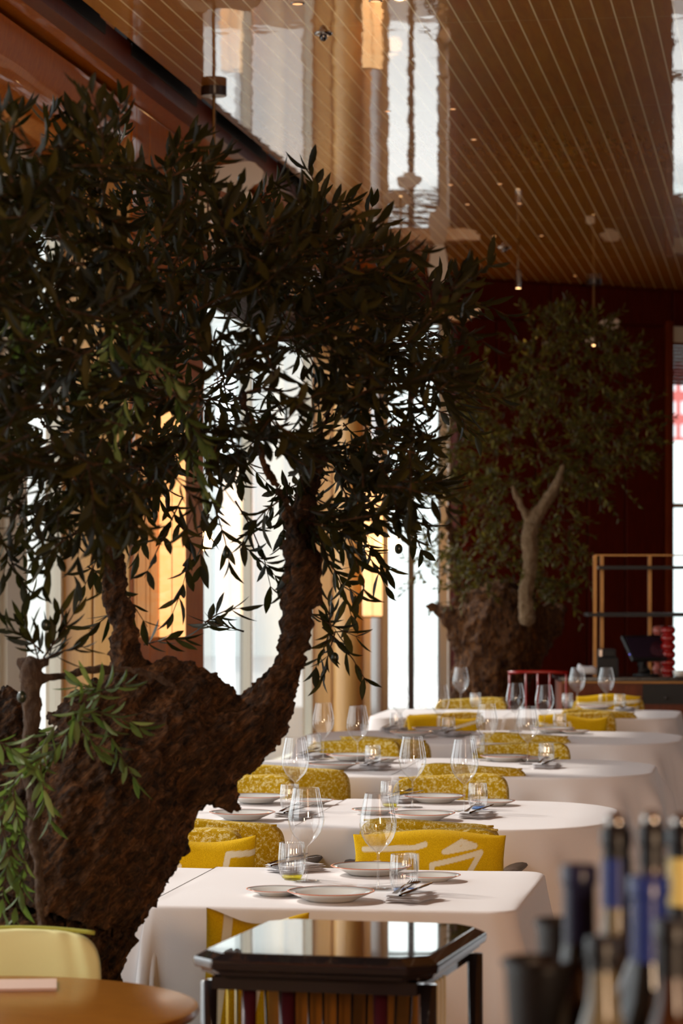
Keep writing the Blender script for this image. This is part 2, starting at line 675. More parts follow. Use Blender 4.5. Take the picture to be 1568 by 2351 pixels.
# continuing window wall towards the camera (outside the frame) with slim piers
mb = MB()
for y, wd in ((13.24, 0.36), (10.4, 0.3), (7.5, 0.4), (4.3, 0.5), (0.7, 0.5), (-3.6, 0.6)):
    mb.box(-3.73, -3.62, y, y + wd, 0, 4.035)
mb.box(-3.73, -3.62, -4, 1.2, 0, 4.035)
struct('wall_front_piers', mb, M['frame'])
mb = MB()
mb.box(-3.95, -3.62, -4, PA0, 0, 0.12)
mb.box(-4.0, -3.72, PA1, PB0, 0, 0.12)
struct('baseboard_left', mb, M['frame'])

# window heads: curved lacquer pelmets


def pelmet(name, y0, y1, xb, xf, zt, zb):
    mb = MB()
    n = 14
    pr = []
    for k in range(n + 1):
        a = (pi / 2) * k / n
        pr.append((xf - (xf - xb) * (1 - cos(a)) * 0.9, zt - (zt - zb) * sin(a)))
    pr.append((xb, zb))
    vs, fs = [], []
    for y in (y0, y1):
        for (x, z) in pr:
            vs.append((x, y, z))
        vs.append((xb, y, zt))
    m_ = len(pr) + 1
    for k in range(m_ - 1):
        fs.append((k, k + 1, m_ + k + 1, m_ + k))
    fs.append((m_ - 1, 0, m_, 2 * m_ - 1))
    fs.append(tuple(reversed(range(m_))))
    fs.append(tuple(range(m_, 2 * m_)))
    mb.add(vs, fs)
    return tag(mb.build(name, M['lacquer_wall'], smooth=True, auto=50), kind='structure')


pelmet('trim_9', -3.9, PA0 - 0.02, -3.62, -3.28, 4.0, 3.66)
pelmet('trim_10', PA1 + 0.02, PB0 - 0.03, -3.72, -3.28, 4.0, 3.66)


def window_side(n, y0, y1, xg, splits, zt=3.62, blinds=0):
    """glazed bay along the left wall, frame + pane + blind"""
    mb = MB()
    fw = 0.05
    for y in [y0] + splits + [y1 - fw]:
        mb.box(xg - 0.05, xg + 0.03, y, y + fw, 0.12, zt)
    mb.box(xg - 0.05, xg + 0.03, y0, y1, 0.12, 0.18)
    mb.box(xg - 0.05, xg + 0.03, y0, y1, zt - 0.06, zt + 0.4)
    o = struct('window_%d' % n, mb, M['frame'])
    mb = MB()
    mb.quad((xg, y0, 0.15), (xg, y1, 0.15), (xg, y1, zt), (xg, y0, zt))
    mb.build('pane', M['window_glass'], o, smooth=False)
    if not blinds:
        return o
    mb = MB()
    for k in range(blinds):
        z = zt - 0.012 - k * 0.026
        mb.box(xg + 0.035, xg + 0.055, y0 + 0.06, y1 - 0.06, z - 0.017, z)
    mb.build('blind', M['blind'], o, smooth=False)
    return o


window_side(1, 13.6, PA0 - 0.02, -3.68, [], blinds=12)
window_side(2, 10.7, 13.24, -3.68, [])
window_side(3, 7.9, 10.4, -3.68, [])
window_side(8, 4.8, 7.5, -3.68, [])
window_side(4, PA1, PB0, -3.80, [20.4], blinds=9)
window_side(5, 1.2, 4.3, -3.68, [])

# facet with the tall window beside the far tree (faces the camera)
DF = 24.15


def F2(px, z, dd=0.0):
    d = DF + dd
    return cam2room((px - 784) * d / F, d, z)


RF = Matrix.Translation(F2(850, 0)) @ Matrix.Rotation(TH, 4, 'Z')
fx = lambda px: (px - 850) * DF / F
mb = MB()
mb.box(-0.35, fx(1110), 0.02, 0.2, 3.72, 4.3, mat=RF)
mb.box(-0.35, fx(1110), 0.02, 0.2, 0.0, 0.12, mat=RF)
struct('wall_corner', mb, M['mahogany'])
mb = MB()
mb.box(fx(845), fx(868), -0.02, 0.06, 0.1, 3.75, mat=RF)
mb.box(fx(870), fx(892), 0.0, 0.08, 0.1, 3.75, mat=RF)
mb.box(fx(1009), fx(1028), 0.0, 0.08, 0.1, 3.75, mat=RF)
mb.box(fx(1029), fx(1048), -0.02, 0.06, 0.1, 3.75, mat=RF)
mb.box(fx(845), fx(1048), 0.0, 0.08, 0.1, 0.42, mat=RF)
o = struct('window_6', mb, M['frame'])
mb = MB()
mb.box(fx(937), fx(951), -0.01, 0.08, 0.4, 3.75, mat=RF)
mb.box(fx(1005), fx(1008), -0.01, 0.08, 0.4, 3.75, mat=RF)
mb.build('mullion', M['mullion'], o, smooth=False)
mb = MB()
mb.quad(RF @ Vector((fx(890), 0.05, 0.4)), RF @ Vector((fx(1010), 0.05, 0.4)), RF @ Vector((fx(1010), 0.05, 3.72)), RF @ Vector((fx(890), 0.05, 3.72)))
mb.build('pane', M['window_glass'], o, smooth=False)
mb = MB()
for k in range(9):
    mb.box(fx(892), fx(1008), -0.04, -0.02, 3.72 - k * 0.045 - 0.03, 3.72 - k * 0.045, mat=RF)
mb.build('blind', M['blind'], o, smooth=False)
# its timber pelmet with a canted right end
mb = MB()
x0, x1, x2 = fx(862), fx(1096), fx(1068)
vs = []
for y in (-0.42, 0.0):
    for (x, z) in ((x0, 3.80), (x1, 3.80), (x1, 3.755), (x2, 3.70), (x0, 3.70)):
        vs.append(RF @ Vector((x if y < -0.2 else min(x, fx(1060)), y, z)))
mb.add(vs, [(0, 1, 2, 3, 4), (9, 8, 7, 6, 5), (0, 5, 6, 1), (1, 6, 7, 2), (2, 7, 8, 3), (3, 8, 9, 4), (4, 9, 5, 0)])
struct('trim_11', mb, M['oak'])
mb = MB()
mb.box(fx(1048), fx(1096), -0.06, 0.1, 0, 3.72, mat=RF)
bevel(struct('trim_12', mb, M['oak']), 0.01, 2)

# far wall in dark red panels, ending at the right hand window
xw0, xw1 = wall_x(1050), wall_x(1541)
mb = MB()
mb.box(xw0, xw1, 0.0, 0.12, 0, 4.3, mat=MW)
mb.box(xw1, xw1 + 4.5, 0.0, 0.12, 3.80, 4.3, mat=MW)
mb.box(xw1 + 1.5, xw1 + 4.5, 0.0, 0.12, 0, 4.3, mat=MW)
mb.box(xw1, xw1 + 1.5, 0.0, 0.12, 0, 0.5, mat=MW)
struct('wall_far', mb, M['mahogany'])
mb = MB()
pxs = [1062, 1137, 1226, 1345, 1432, 1522]
for a, b in zip(pxs[:-1], pxs[1:]):
    mb.box(wall_x(a) + 0.008, wall_x(b) - 0.008, -0.03, 0.0, 0, 3.74, mat=MW)
pxs = [1062, 1262, 1540, 1700]
for a, b in zip(pxs[:-1], pxs[1:]):
    mb.box(wall_x(a) + 0.008, wall_x(b) - 0.008, -0.03, 0.0, 3.76, 4.06, mat=MW)
o = struct('trim_13', mb, M['mahogany'])
bevel(o, 0.008, 2)
mb = MB()
mb.box(wall_x(1524), wall_x(1534), -0.05, 0.0, 0, 3.80, mat=MW)
mb.box(wall_x(1535), wall_x(1541), -0.035, 0.1, 0, 3.80, mat=MW)
struct('trim_14', mb, M['mahogany_trim'])
# right window
mb = MB()
X0 = wall_x(1541)
mb.box(X0, X0 + 1.5, 0.0, 0.10, 3.62, 3.80, mat=MW)
mb.box(X0, X0 + 0.02, 0.03, 0.10, 0.5, 3.62, mat=MW)
mb.box(X0, X0 + 1.5, 0.03, 0.10, 0.5, 0.58, mat=MW)
mb.box(X0, X0 + 1.5, 0.03, 0.08, 2.18, 2.22, mat=MW)
o = struct('window_7', mb, M['frame'])
mb = MB()
mb.quad(MW @ Vector((X0, 0.05, 0.5)), MW @ Vector((X0 + 1.5, 0.05, 0.5)), MW @ Vector((X0 + 1.5, 0.05, 3.62)), MW @ Vector((X0, 0.05, 3.62)))
mb.build('pane', M['window_glass'], o, smooth=False)
mb = MB()
for k in range(12):
    mb.box(X0 + 0.01, X0 + 1.45, 0.0, 0.02, 3.62 - k * 0.031 - 0.028, 3.62 - k * 0.031, mat=MW)
mb.build('blind', M['mahogany_trim'], o, smooth=False)

# remaining shell, outside the frame
mb = MB()
for a, b in ((-4, 9), (10.4, 14), (15.2, 30)):
    mb.box(6.5, 6.6, a, b, 0, 4.3)
mb.box(6.5, 6.6, -4, 30, 0, 0.9)
mb.box(6.5, 6.6, -4, 30, 3.5, 4.3)
struct('wall_right', mb, M['mahogany'])
mb = MB()
mb.box(-4, 2.6, -4.1, -4, 0, 4.3)
mb.box(4.2, 6.6, -4.1, -4, 0, 4.3)
mb.box(2.6, 4.2, -4.1, -4, 3.6, 4.3)
struct('wall_behind', mb, M['mahogany'])

# ------------------------------------------------------------------ outside
mb = MB()
mb.box(-400, 400, -40, 700, -0.35, -0.2)
tag(mb.build('paving', M['paving'], smooth=False), kind='structure')


def facade(name, px0, px1, d, z0, z1, mat, mat2, label, cols, rows):
    t = thing(name, label, 'building', cam2room(0, d, 0), TH)
    a, b = (px0 - 784) * d / F, (px1 - 784) * d / F
    mb = MB()
    mb.box(a, b, 0, 6, z0, z1)
    mb.build('wall', mat, t, smooth=False)
    wc = (b - a) / cols
    hr = (z1 - z0) / rows
    for i in range(cols):
        for j in range(rows):
            mb = MB()
            mb.box(a + wc * (i + 0.2), a + wc * (i + 0.8), -0.08, 0.05, z0 + hr * (j + 0.25), z0 + hr * (j + 0.8))
            mb.build('window', mat2, t, smooth=False)
    return t


facade('office_building', -900, 1180, 62, -0.2, 34, M['pale_stone'], M['pale_glass'],
       'pale stone office building seen through the left windows', 9, 1)
facade('apartment_building', 1500, 1700, 480, 0, 54, M['brick_red'], M['paper'],
       'red apartment building with white windows seen through the right window', 7, 14)
facade('warehouse', 1430, 2100, 50, -0.2, 3.9, M['pale_stone'], M['pale_glass'],
       'low pale building in front of the red one, through the right window', 3, 1)

# ================================================================== CEILING THINGS


def at_ceiling(px, py, z=ZC):
    d = (z - EYE) * F / (HOR - py)
    return cam2room((px - 784) * d / F, d, z), d


PT0 = None


def chandelier(px, py, rod_py, label, slabs):
    p, d = at_ceiling(px, py)
    t = thing('chandelier', label, 'chandelier', p, TH, 'rod chandeliers of alabaster slabs')
    mb = MB()
    mb.lathe([(0.0, -0.046), (0.063, -0.046), (0.065, -0.044), (0.065, 0.0), (0, 0)], 40)
    mb.build('canopy', M['dark_wood'], t, auto=40)
    rl = (rod_py - py) * d / F
    mb = MB()
    mb.tube([(0, 0, -0.04), (0, 0, -rl)], 0.0085, 12)
    mb.build('rod', M['brass'], t, auto=50)
    mb = MB()
    mb.tube([(0, 0, -rl), (0, 0, -rl - 0.008)], 0.011, 12)
    mb.build('lamp_tip', M['spot_glow'], t)
    for (dx, dz, dy, wd, hg, rot, tilt) in slabs:
        sl = MB()
        n = 28
        r0 = random.Random(int(dx * 1000) + 5)
        ph = [r0.uniform(0, 6.28) for _ in range(4)]
        rim = []
        for k in range(n):
            a = 2 * pi * k / n
            rr = 1 + 0.07 * sin(3 * a + ph[0]) + 0.05 * sin(5 * a + ph[1]) + 0.03 * sin(9 * a + ph[2])
            rim.append((wd / 2 * rr * cos(a), hg / 2 * rr * sin(a)))
        vs = [(x, -0.012, z) for x, z in rim] + [(x, 0.012, z) for x, z in rim]
        fs = [tuple(reversed(range(n))), tuple(range(n, 2 * n))] + [(k, (k + 1) % n, n + (k + 1) % n, n + k) for k in range(n)]
        sl.add(vs, fs)
        o = sl.build('alabaster_slab', M['alabaster'], t, smooth=False)
        o.location = (dx, dy, dz)
        o.rotation_euler = (radians(tilt), 0, radians(rot))
        bevel(o, 0.005, 2)
        ar = MB()
        ar.tube([(0, 0, dz), (dx, dy, dz)], 0.004, 8)
        ar.build('arm', M['brass'], t)
    return t


chandelier(491, 200, 490, 'chandelier nearest the camera, dark canopy above the big olive crown',
           [(-0.10, -0.44, 0.02, 0.17, 0.13, 15, 10), (0.10, -0.46, -0.03, 0.34, 0.16, -20, -15), (-0.02, -0.60, 0.05, 0.20, 0.12, 30, 25), (0.17, -0.60, -0.05, 0.10, 0.12, 0, 0)])
chandelier(920, 572, 690, 'middle chandelier with an upright pale slab beside the crown edge',
           [(0.28, -0.14, -0.25, 0.15, 0.31, 0, 4), (-0.02, -0.40, 0.1, 0.22, 0.12, 20, 10), (0.06, -0.52, 0.0, 0.20, 0.12, -20, 10)])
chandelier(1363, 642, 792, 'farthest chandelier above the top of the far olive tree',
           [(0.14, -0.37, 0.0, 0.17, 0.10, 15, 10), (-0.03, -0.50, 0.0, 0.08, 0.09, 0, 0)])

# hanging spotlight
p, d = at_ceiling(1190, 548)
t = thing('spotlight', 'small silver cylinder spotlight hanging on a thin rod, lit', 'spotlight', p, TH)
mb = MB()
mb.tube([(0, 0, 0), (0, 0, -0.24)], 0.007, 10)
mb.build('rod', M['brass'], t)
mb = MB()
mb.lathe([(0.0, -0.235), (0.019, -0.235), (0.0205, -0.24), (0.0205, -0.365), (0.0, -0.365)], 24)
mb.build('body', M['steel'], t, auto=40)
mb = MB()
mb.lathe([(0.0, -0.368), (0.018, -0.367), (0.018, -0.364)], 20, caps=False)
mb.build('lens', M['spot_glow'], t)
ld = bpy.data.lights.new('spotlight_lamp', 'SPOT')
ld.energy = 9
ld.color = (1, 0.66, 0.36)
ld.spot_size = radians(70)
ld.shadow_soft_size = 0.02
lo = bpy.data.objects.new('spotlight_lamp', ld)
C.objects.link(lo)
lo.location = p + Vector((0, 0, -0.40))

# recessed downlights
mb = MB()
mb.lathe([(0.022, -0.003), (0.030, -0.002), (0.031, 0.0)], 28, caps=False)
DL = None
dls = [(683, 8, 'nearest the left window side'), (862, 2, 'beside the reflection of the lantern'),
       (890, 255, 'left of the far window reflection'), (1040, 250, 'right of the leafy reflection'),
       (1088, 320, 'alone right of the far window reflection'), (1132, 422, 'left one of the pair at mid ceiling'),
       (1160, 424, 'right one of the pair at mid ceiling'), (1034, 424, 'under the far window reflection'),
       (1073, 469, 'left one over the far tables'), (1193, 467, 'right one over the far tables'),
       (1135, 542, 'left one close to the hanging spotlight'), (1243, 541, 'right one close to the hanging spotlight'),
       (1320, 633, 'closest to the far wall')]
for i, (px, py, wh) in enumerate(dls):
    if i == 6:
        continue
    if i == 5:
        px, wh = 1148, 'at mid ceiling, right of the window reflection'
    p, d = at_ceiling(px, py)
    lb = 'small recessed ceiling downlight ' + wh
    if DL is None:
        DL = thing('downlight', lb, 'downlight', p, 0, 'recessed ceiling downlights')
        mb.build('trim_ring', M['steel'], DL)
        m2 = MB()
        m2.lathe([(0.0, -0.0015), (0.018, -0.0015), (0.022, -0.003)], 24, caps=False)
        m2.build('lens', M['dim_glow'], DL)
    else:
        dup(DL, p, 0, lb, scale=1.0 if i < 2 else 0.62)


def detector(px, py, r, label):
    p, d = at_ceiling(px, py)
    t = thing('smoke_detector', label, 'smoke detector', p, 0, 'round ceiling fittings')
    mb = MB()
    mb.lathe([(0, -0.012), (r * 0.5, -0.012), (r * 0.95, -0.008), (r, 0)], 32, caps=False)
    mb.build('plate', M['steel'], t)
    mb = MB()
    mb.lathe([(0, -0.038), (r * 0.22, -0.036), (r * 0.42, -0.024), (r * 0.42, -0.012)], 20, caps=False)
    mb.build('sensor', M['dark_steel'], t)


detector(742, 76, 0.042, 'round silver smoke detector on the ceiling between two downlights')
detector(1158, 568, 0.05, 'small silver fitting on the ceiling beside the hanging spotlight')


# ------------------------------------------------------------------ wall lanterns
def lantern(px, D, y_top, y_bot, wpx, label, lamp):
    zt, zb = EYE - (y_top - HOR) * D / F, EYE - (y_bot - HOR) * D / F
    c = cam2room((px - 784) * D / F, D, zb)
    wd = wpx * D / F
    t = thing('wall_lantern', label, 'lantern', c, TH, 'tall alabaster lanterns')
    mb = MB()
    h = zt - zb
    mb.box(-wd / 2, wd / 2, -wd * 0.35, wd * 0.35, 0.012, h)
    bevel(mb.build('shade', M['lantern'], t, smooth=False), 0.006, 2)
    mb = MB()
    mb.box(-wd / 2 - 0.002, wd / 2 + 0.002, -wd * 0.36, wd * 0.36, 0.0, 0.014)
    mb.box(-wd / 2 - 0.002, wd / 2 + 0.002, -wd * 0.36, wd * 0.36, h, h + 0.014)
    mb.box(-0.002, 0.002, -wd * 0.362, -wd * 0.35, 0.0, h)
    mb.build('brass_trim', M['brass'], t, smooth=False)
    mb = MB()
    mb.box(-wd * 0.9, -wd * 0.3, wd * 0.35, wd * 0.35 + 0.03, h * 0.3, h * 0.7)
    mb.build('bracket', M['brass'], t, smooth=False)
    l = bpy.data.lights.new('lantern_lamp', 'POINT')
    l.energy = lamp
    l.color = (1, 0.5, 0.18)
    l.shadow_soft_size = 0.08
    lo = bpy.data.objects.new('lantern_lamp', l)
    C.objects.link(lo)
    lo.location = c + Vector((0.22, -0.1, h / 2))


lantern(396, 15.45, 945, 1468, 58, 'glowing lantern on the nearer pier, left of the pale window', 1.0)
lantern(855, 23.05, 1062, 1418, 45, 'glowing lantern on the far column, left of the bright window', 18)

# ================================================================== TABLES


def rounded_outline(x0, x1, y0, y1, rl, rr, n=14, per=0.03):
    """counter-clockwise outline with normals; rl, rr corner radii on the left and right ends"""
    pts = []

    def arc(cx, cy, r, a0, a1, k):
        for i in range(k + 1):
            a = a0 + (a1 - a0) * i / k
            pts.append((cx + r * cos(a), cy + r * sin(a), cos(a), sin(a)))

    def line(xa, ya, xb, yb, nx, ny):
        ln = sqrt((xb - xa) ** 2 + (yb - ya) ** 2)
        k = max(1, int(ln / per))
        for i in range(1, k):
            u = i / k
            pts.append((xa + (xb - xa) * u, ya + (yb - ya) * u, nx, ny))
    kr, kl = max(8, int(rr * pi / 2 / per)), max(8, int(rl * pi / 2 / per))
    arc(x1 - rr, y0 + rr, rr, -pi / 2, 0, kr)
    line(x1, y0 + rr, x1, y1 - rr, 1, 0)
    arc(x1 - rr, y1 - rr, rr, 0, pi / 2, kr)
    line(x1 - rr, y1, x0 + rl, y1, 0, 1)
    arc(x0 + rl, y1 - rl, rl, pi / 2, pi, kl)
    line(x0, y1 - rl, x0, y0 + rl, -1, 0)
    arc(x0 + rl, y0 + rl, rl, pi, 1.5 * pi, kl)
    line(x0 + rl, y0, x1 - rr, y0, 0, -1)
    return pts


def smooth(a, b, x):
    t = min(1, max(0, (x - a) / (b - a)))
    return t * t * (3 - 2 * t)


def tablecloth(x0, x1, y0, y1, rl, rr, z, closed_side, drop, label, seed, corner_drop=0.0, group=None, amp=0.03, kf=1.0, flare=0.05):
    r = random.Random(seed)
    out = rounded_outline(x0, x1, y0, y1, rl, rr)
    n = len(out)
    cx, cy = (x0 + x1) / 2, (y0 + y1) / 2
    s = [0.0]
    for i in range(1, n):
        s.append(s[-1] + math.hypot(out[i][0] - out[i - 1][0], out[i][1] - out[i - 1][1]) + (0.0))
    ang_s = [math.atan2(p[3], p[2]) for p in out]
    tot = s[-1] + 0.05
    k1 = max(3, round(tot * kf * 1.6))
    k2 = max(5, round(tot * kf * 3.4))
    p1, p2, p3 = r.uniform(0, 6), r.uniform(0, 6), r.uniform(0, 6)
    vs, fs = [], []
    # top: shrinking rings
    rings = [0.0, 0.3, 0.6, 0.85, 0.96, 1.0]
    for q in rings:
        for (x, y, nx, ny) in out:
            xx, yy = cx + (x - nx * 0.012 - cx) * q, cy + (y - ny * 0.012 - cy) * q
            zz = z + 0.0012 * sin(xx * 9 + p1) * sin(yy * 8 + p2)
            vs.append((xx, yy, zz))
    NR = 26
    for j in range(1, NR + 1):
        u = j / NR
        for i, (x, y, nx, ny) in enumerate(out):
            th = 2 * pi * s[i] / tot
            wgt = 1.0
            if closed_side == 'L':
                wgt = smooth(-0.85, -0.35, nx)
            elif closed_side == 'R':
                wgt = smooth(-0.85, -0.35, -nx)
            diag = abs(nx * ny) * 2            # 1 on the diagonals
            fold = sin(k1 * th + p1 + 0.6 * sin(2 * th + p3)) * 0.6 + 0.4 * sin(k2 * th + p2)
            fold = max(fold, -0.45) if fold < 0 else fold ** 1.35 * 1.25
            fall = (drop + corner_drop * diag * diag) * wgt
            if j <= 4:
                a = j / 4 * pi / 2
                off = -0.012 + 0.014 * sin(a)
                zz = z - 0.014 * (1 - cos(a)) * wgt
            else:
                t = (j - 4) / (NR - 4)
                prof = 0.75 * smooth(-0.02, 0.30, t) + 0.25 * t
                off = 0.002 + wgt * (flare * t + amp * (0.3 + 0.7 * diag) * prof * (0.35 + 0.65 * fold) * 0.85 + (0.05 * diag * t))
                off = max(off, 0.003)
                zz = z - 0.014 * wgt - (fall - 0.014 * wgt) * t
            vs.append((x + nx * off, y + ny * off, zz))
    R = len(rings) + NR
    for j in range(R - 1):
        for i in range(n):
            i2 = (i + 1) % n
            fs.append((j * n + i, j * n + i2, (j + 1) * n + i2, (j + 1) * n + i))
    mb = MB()
    mb.add(vs, fs)
    o = mb.build('tablecloth', M['cloth'])
    tag(o, label, 'tablecloth', group)
    sm = o.modifiers.new('thick', 'SOLIDIFY')
    sm.thickness = 0.0012
    sm.offset = 1
    return o


def table_under(cx, cy, wx, wy, label, group):
    t = thing('dining_table', label, 'table', (cx, cy, 0), 0, group)
    mb = MB()
    mb.box(-wx / 2, wx / 2, -wy / 2, wy / 2, 0.715, 0.742)
    bevel(mb.build('tabletop', M['dark_wood'], t, smooth=False), 0.01, 2)
    mb = MB()
    mb.lathe([(0.035, 0.03), (0.035, 0.715)], 20)
    mb.build('pedestal', M['dark_wood'], t, auto=40)
    mb = MB()
    mb.lathe([(0.24, 0.0), (0.24, 0.015), (0.06, 0.04), (0.035, 0.06)], 32)
    mb.build('foot', M['dark_wood'], t, auto=40)


TN = {1: 'nearest table', 2: 'second table', 3: 'third table', 4: 'fourth table', 5: 'farthest table'}
rows = {1: (7.30, 8.30), 2: (9.62, 10.86), 3: (12.10, 13.28), 4: (14.45, 15.65), 5: (17.05, 18.10)}
xr = {1: -0.665, 2: -0.575, 3: -0.54, 4: -0.50, 5: -0.60}
xl = {1: -2.38, 2: -2.42, 3: -2.42, 4: -2.50, 5: -2.45}
rr_ = {1: 0.07, 2: 0.42, 3: 0.42, 4: 0.42, 5: 0.16}
ZT = 0.75
for k in range(1, 6):
    y0, y1 = rows[k]
    drp = 0.60 if k == 1 else (0.36 if k < 5 else 0.4)
    tablecloth(-1.63, xr[k], y0, y1, 0.03, rr_[k], ZT + 0.0045, 'L', 0.62 if k == 1 else 0.40,
               'white linen tablecloth over the right half of the ' + TN[k] + ' from the camera', 20 + k,
               corner_drop=0.06 if k == 1 else 0.12, group='white tablecloths', amp=0.07 if k == 1 else 0.14, kf=1.4)
    tablecloth(xl[k], -1.60, y0 + 0.01, y1 - 0.01, rr_[k] if k > 1 else 0.07, 0.03, ZT, 'R', 0.60 if k == 1 else 0.40,
               'white linen tablecloth over the left half of the ' + TN[k] + ' from the camera', 40 + k,
               corner_drop=0.1, group='white tablecloths', amp=0.085 if k == 1 else 0.06, kf=1.8)
    sh = 0.16 if k > 1 else 0.03
    table_under((-1.62 + xr[k]) / 2 - sh / 2, (y0 + y1) / 2, xr[k] + 1.60 - sh - 0.03, (y1 - y0) - 0.08 - sh,
                'dining table hidden under the right cloth of the ' + TN[k] + ' from the camera', 'clothed dining tables')
    table_under((-1.62 + xl[k]) / 2 + sh / 2, (y0 + y1) / 2, -1.66 - xl[k] - sh, (y1 - y0) - 0.08 - sh,
                'dining table hidden under the left cloth of the ' + TN[k] + ' from the camera', 'clothed dining tables')

# ------------------------------------------------------------------ chairs
PROTO = {}


def bend_back(mb, k):
    mb.v = [(x, y + k * x * x, z) for (x, y, z) in mb.v]


def make_chair(arms):
    """chair faces -Y (its front), backrest at +Y"""
    t = thing('dining_chair', 'tmp', 'chair')
    mb = superell(0.235, 0.045, 0.20, 0.28, 0.28, 64, 40)
    mb.v = [(x * (1 - 0.04 * (z < 0)), y + 0.10 * z, z + 0.008 * sin(9 * x)) for x, y, z in mb.v]
    bend_back(mb, -0.55)
    b = mb.build('backrest', M['speckle'], t)
    b.location = (0, 0.21, 0.60)
    mb = MB()
    pts = []
    for i in range(25):
        x = -0.215 + 0.43 * i / 24
        pts.append((x, 0.205 - 0.55 * x * x + 0.044, 0.793 + 0.008 * sin(9 * x)))
    mb.tube(pts, 0.004, 6)
    mb.build('piping', M['speckle'], t)
    mb = superell(0.235, 0.22, 0.05, 0.35, 0.35, 48, 20)
    s_ = mb.build('seat', M['speckle'], t)
    s_.location = (0, 0, 0.43)
    mb = MB()
    mb.box(-0.22, 0.22, -0.2, 0.2, 0.345, 0.385)
    bevel(mb.build('seat_frame', M['dark_wood'], t, smooth=False), 0.008, 2)
    for sx in (-1, 1):
        for sy in (-1, 1):
            mb = MB()
            mb.tube([(sx * 0.20, sy * 0.18, 0.37), (sx * 0.215, sy * 0.205, 0.0)], [0.02, 0.012], 12)
            mb.build('leg', M['dark_wood'], t, auto=50)
    if arms:
        for sx in (-1, 1):
            mb = MB()
            vs, fs = [], []
            prof = [(0.22, 0.235, 0.615, 0.030), (0.10, 0.262, 0.625, 0.034), (-0.02, 0.280, 0.64, 0.040), (-0.13, 0.292, 0.665, 0.042), (-0.20, 0.296, 0.685, 0.034), (-0.225, 0.296, 0.69, 0.012)]
            for (y, x, z, hw) in prof:
                for q in range(12):
                    a = 2 * pi * q / 12
                    vs.append((sx * (x + hw * cos(a)), y, z + 0.014 * sin(a) + 0.25 * hw * cos(a) * 0.6))
            for i in range(len(prof) - 1):
                for q in range(12):
                    q2 = (q + 1) % 12
                    fs.append((i * 12 + q, i * 12 + q2, (i + 1) * 12 + q2, (i + 1) * 12 + q))
            fs += [tuple(range(12)), tuple((len(prof) - 1) * 12 + q for q in range(12))]
            mb.add(vs, fs)
            mb.build('armrest', M['dark_wood'], t)
            mb = MB()
            mb.tube([(sx * 0.285, -0.13, 0.655), (sx * 0.25, -0.15, 0.37)], [0.018, 0.016], 10)
            mb.build('arm_post', M['dark_wood'], t)
    return t


def chair(x, y, rz, label, arms=True, group='mustard dining chairs'):
    if arms not in PROTO:
        c = make_chair(arms)
        PROTO[arms] = c
        c.location = (x, y, 0)
        c.rotation_euler = (0, 0, rz)
        tag(c, label, None, group)
        return c
    return dup(PROTO[arms], (x, y, 0), rz, label, group)


def from_px(px, py, z=0.80):
    return TZ(px, py, z)


# backrest centre sits 0.21 behind the chair origin
chairs = [
    # px, py of the top middle of the back, faces camera?, label
    (987, 1905, True, 'mustard speckled dining chair behind the nearest table, holding the large patterned cushion'),
    (396, 1905, True, 'mustard dining chair behind the left half of the nearest table, mostly behind the trunk'),
    (985, 1884, False, 'mustard dining chair pushed into the near side of the second table, right seat'),
    (490, 1882, False, 'mustard dining chair with speckled back at the near side of the second table, left seat'),
    (1036, 1779, True, 'brightly lit mustard chair on the far side of the second table, right seat'),
    (548, 1782, True, 'brightly lit mustard chair on the far side of the second table, left seat'),
    (1084, 1756, False, 'shaded mustard chair on the near side of the third table, right seat'),
    (675, 1760, False, 'shaded mustard chair on the near side of the third table, left seat'),
    (1198, 1706, True, 'mustard chair on the far side of the third table, right seat'),
    (812, 1698, True, 'mustard chair on the far side of the third table, left seat'),
    (1207, 1684, False, 'mustard chair on the near side of the fourth table, right seat'),
    (880, 1693, False, 'mustard chair on the near side of the fourth table, left seat'),
    (1322, 1637, True, 'mustard chair on the far side of the fourth table, right seat'),
    (1022, 1637, True, 'mustard chair on the far side of the fourth table, left seat'),
    (1374, 1630, False, 'mustard chair on the near side of the farthest table, right seat'),
    (1397, 1600, True, 'patterned mustard chair on the far side of the farthest table, right seat'),
    (1082, 1603, True, 'shaded chair on the far side of the farthest table, left seat'),
]
CH = []
for (px, py, front, lb) in chairs:
    p = from_px(px, py)
    if front:
        c = chair(p.x, p.y - 0.21, 0, lb)
    else:
        c = chair(p.x, p.y + 0.21, pi, lb)
    CH.append((c, p))
# near side chair of the nearest table
c = chair(-1.15, 7.05, pi, 'dining chair between the black service trolley and the nearest table')
c.scale = (0.82, 0.82, 0.82)


# ------------------------------------------------------------------ cushions
def seg_dist(px, pz, segs):
    d = np.full(px.shape, 9.0)
    for (ax, az, bx, bz) in segs:
        vx, vz = bx - ax, bz - az
        l2 = vx * vx + vz * vz + 1e-9
        t = np.clip(((px - ax) * vx + (pz - az) * vz) / l2, 0, 1)
        d = np.minimum(d, np.hypot(px - ax - t * vx, pz - az - t * vz))
    return d


def polyline(pts, close=False):
    q = list(pts) + ([pts[0]] if close else [])
    return [(*q[i], *q[i + 1]) for i in range(len(q) - 1)]


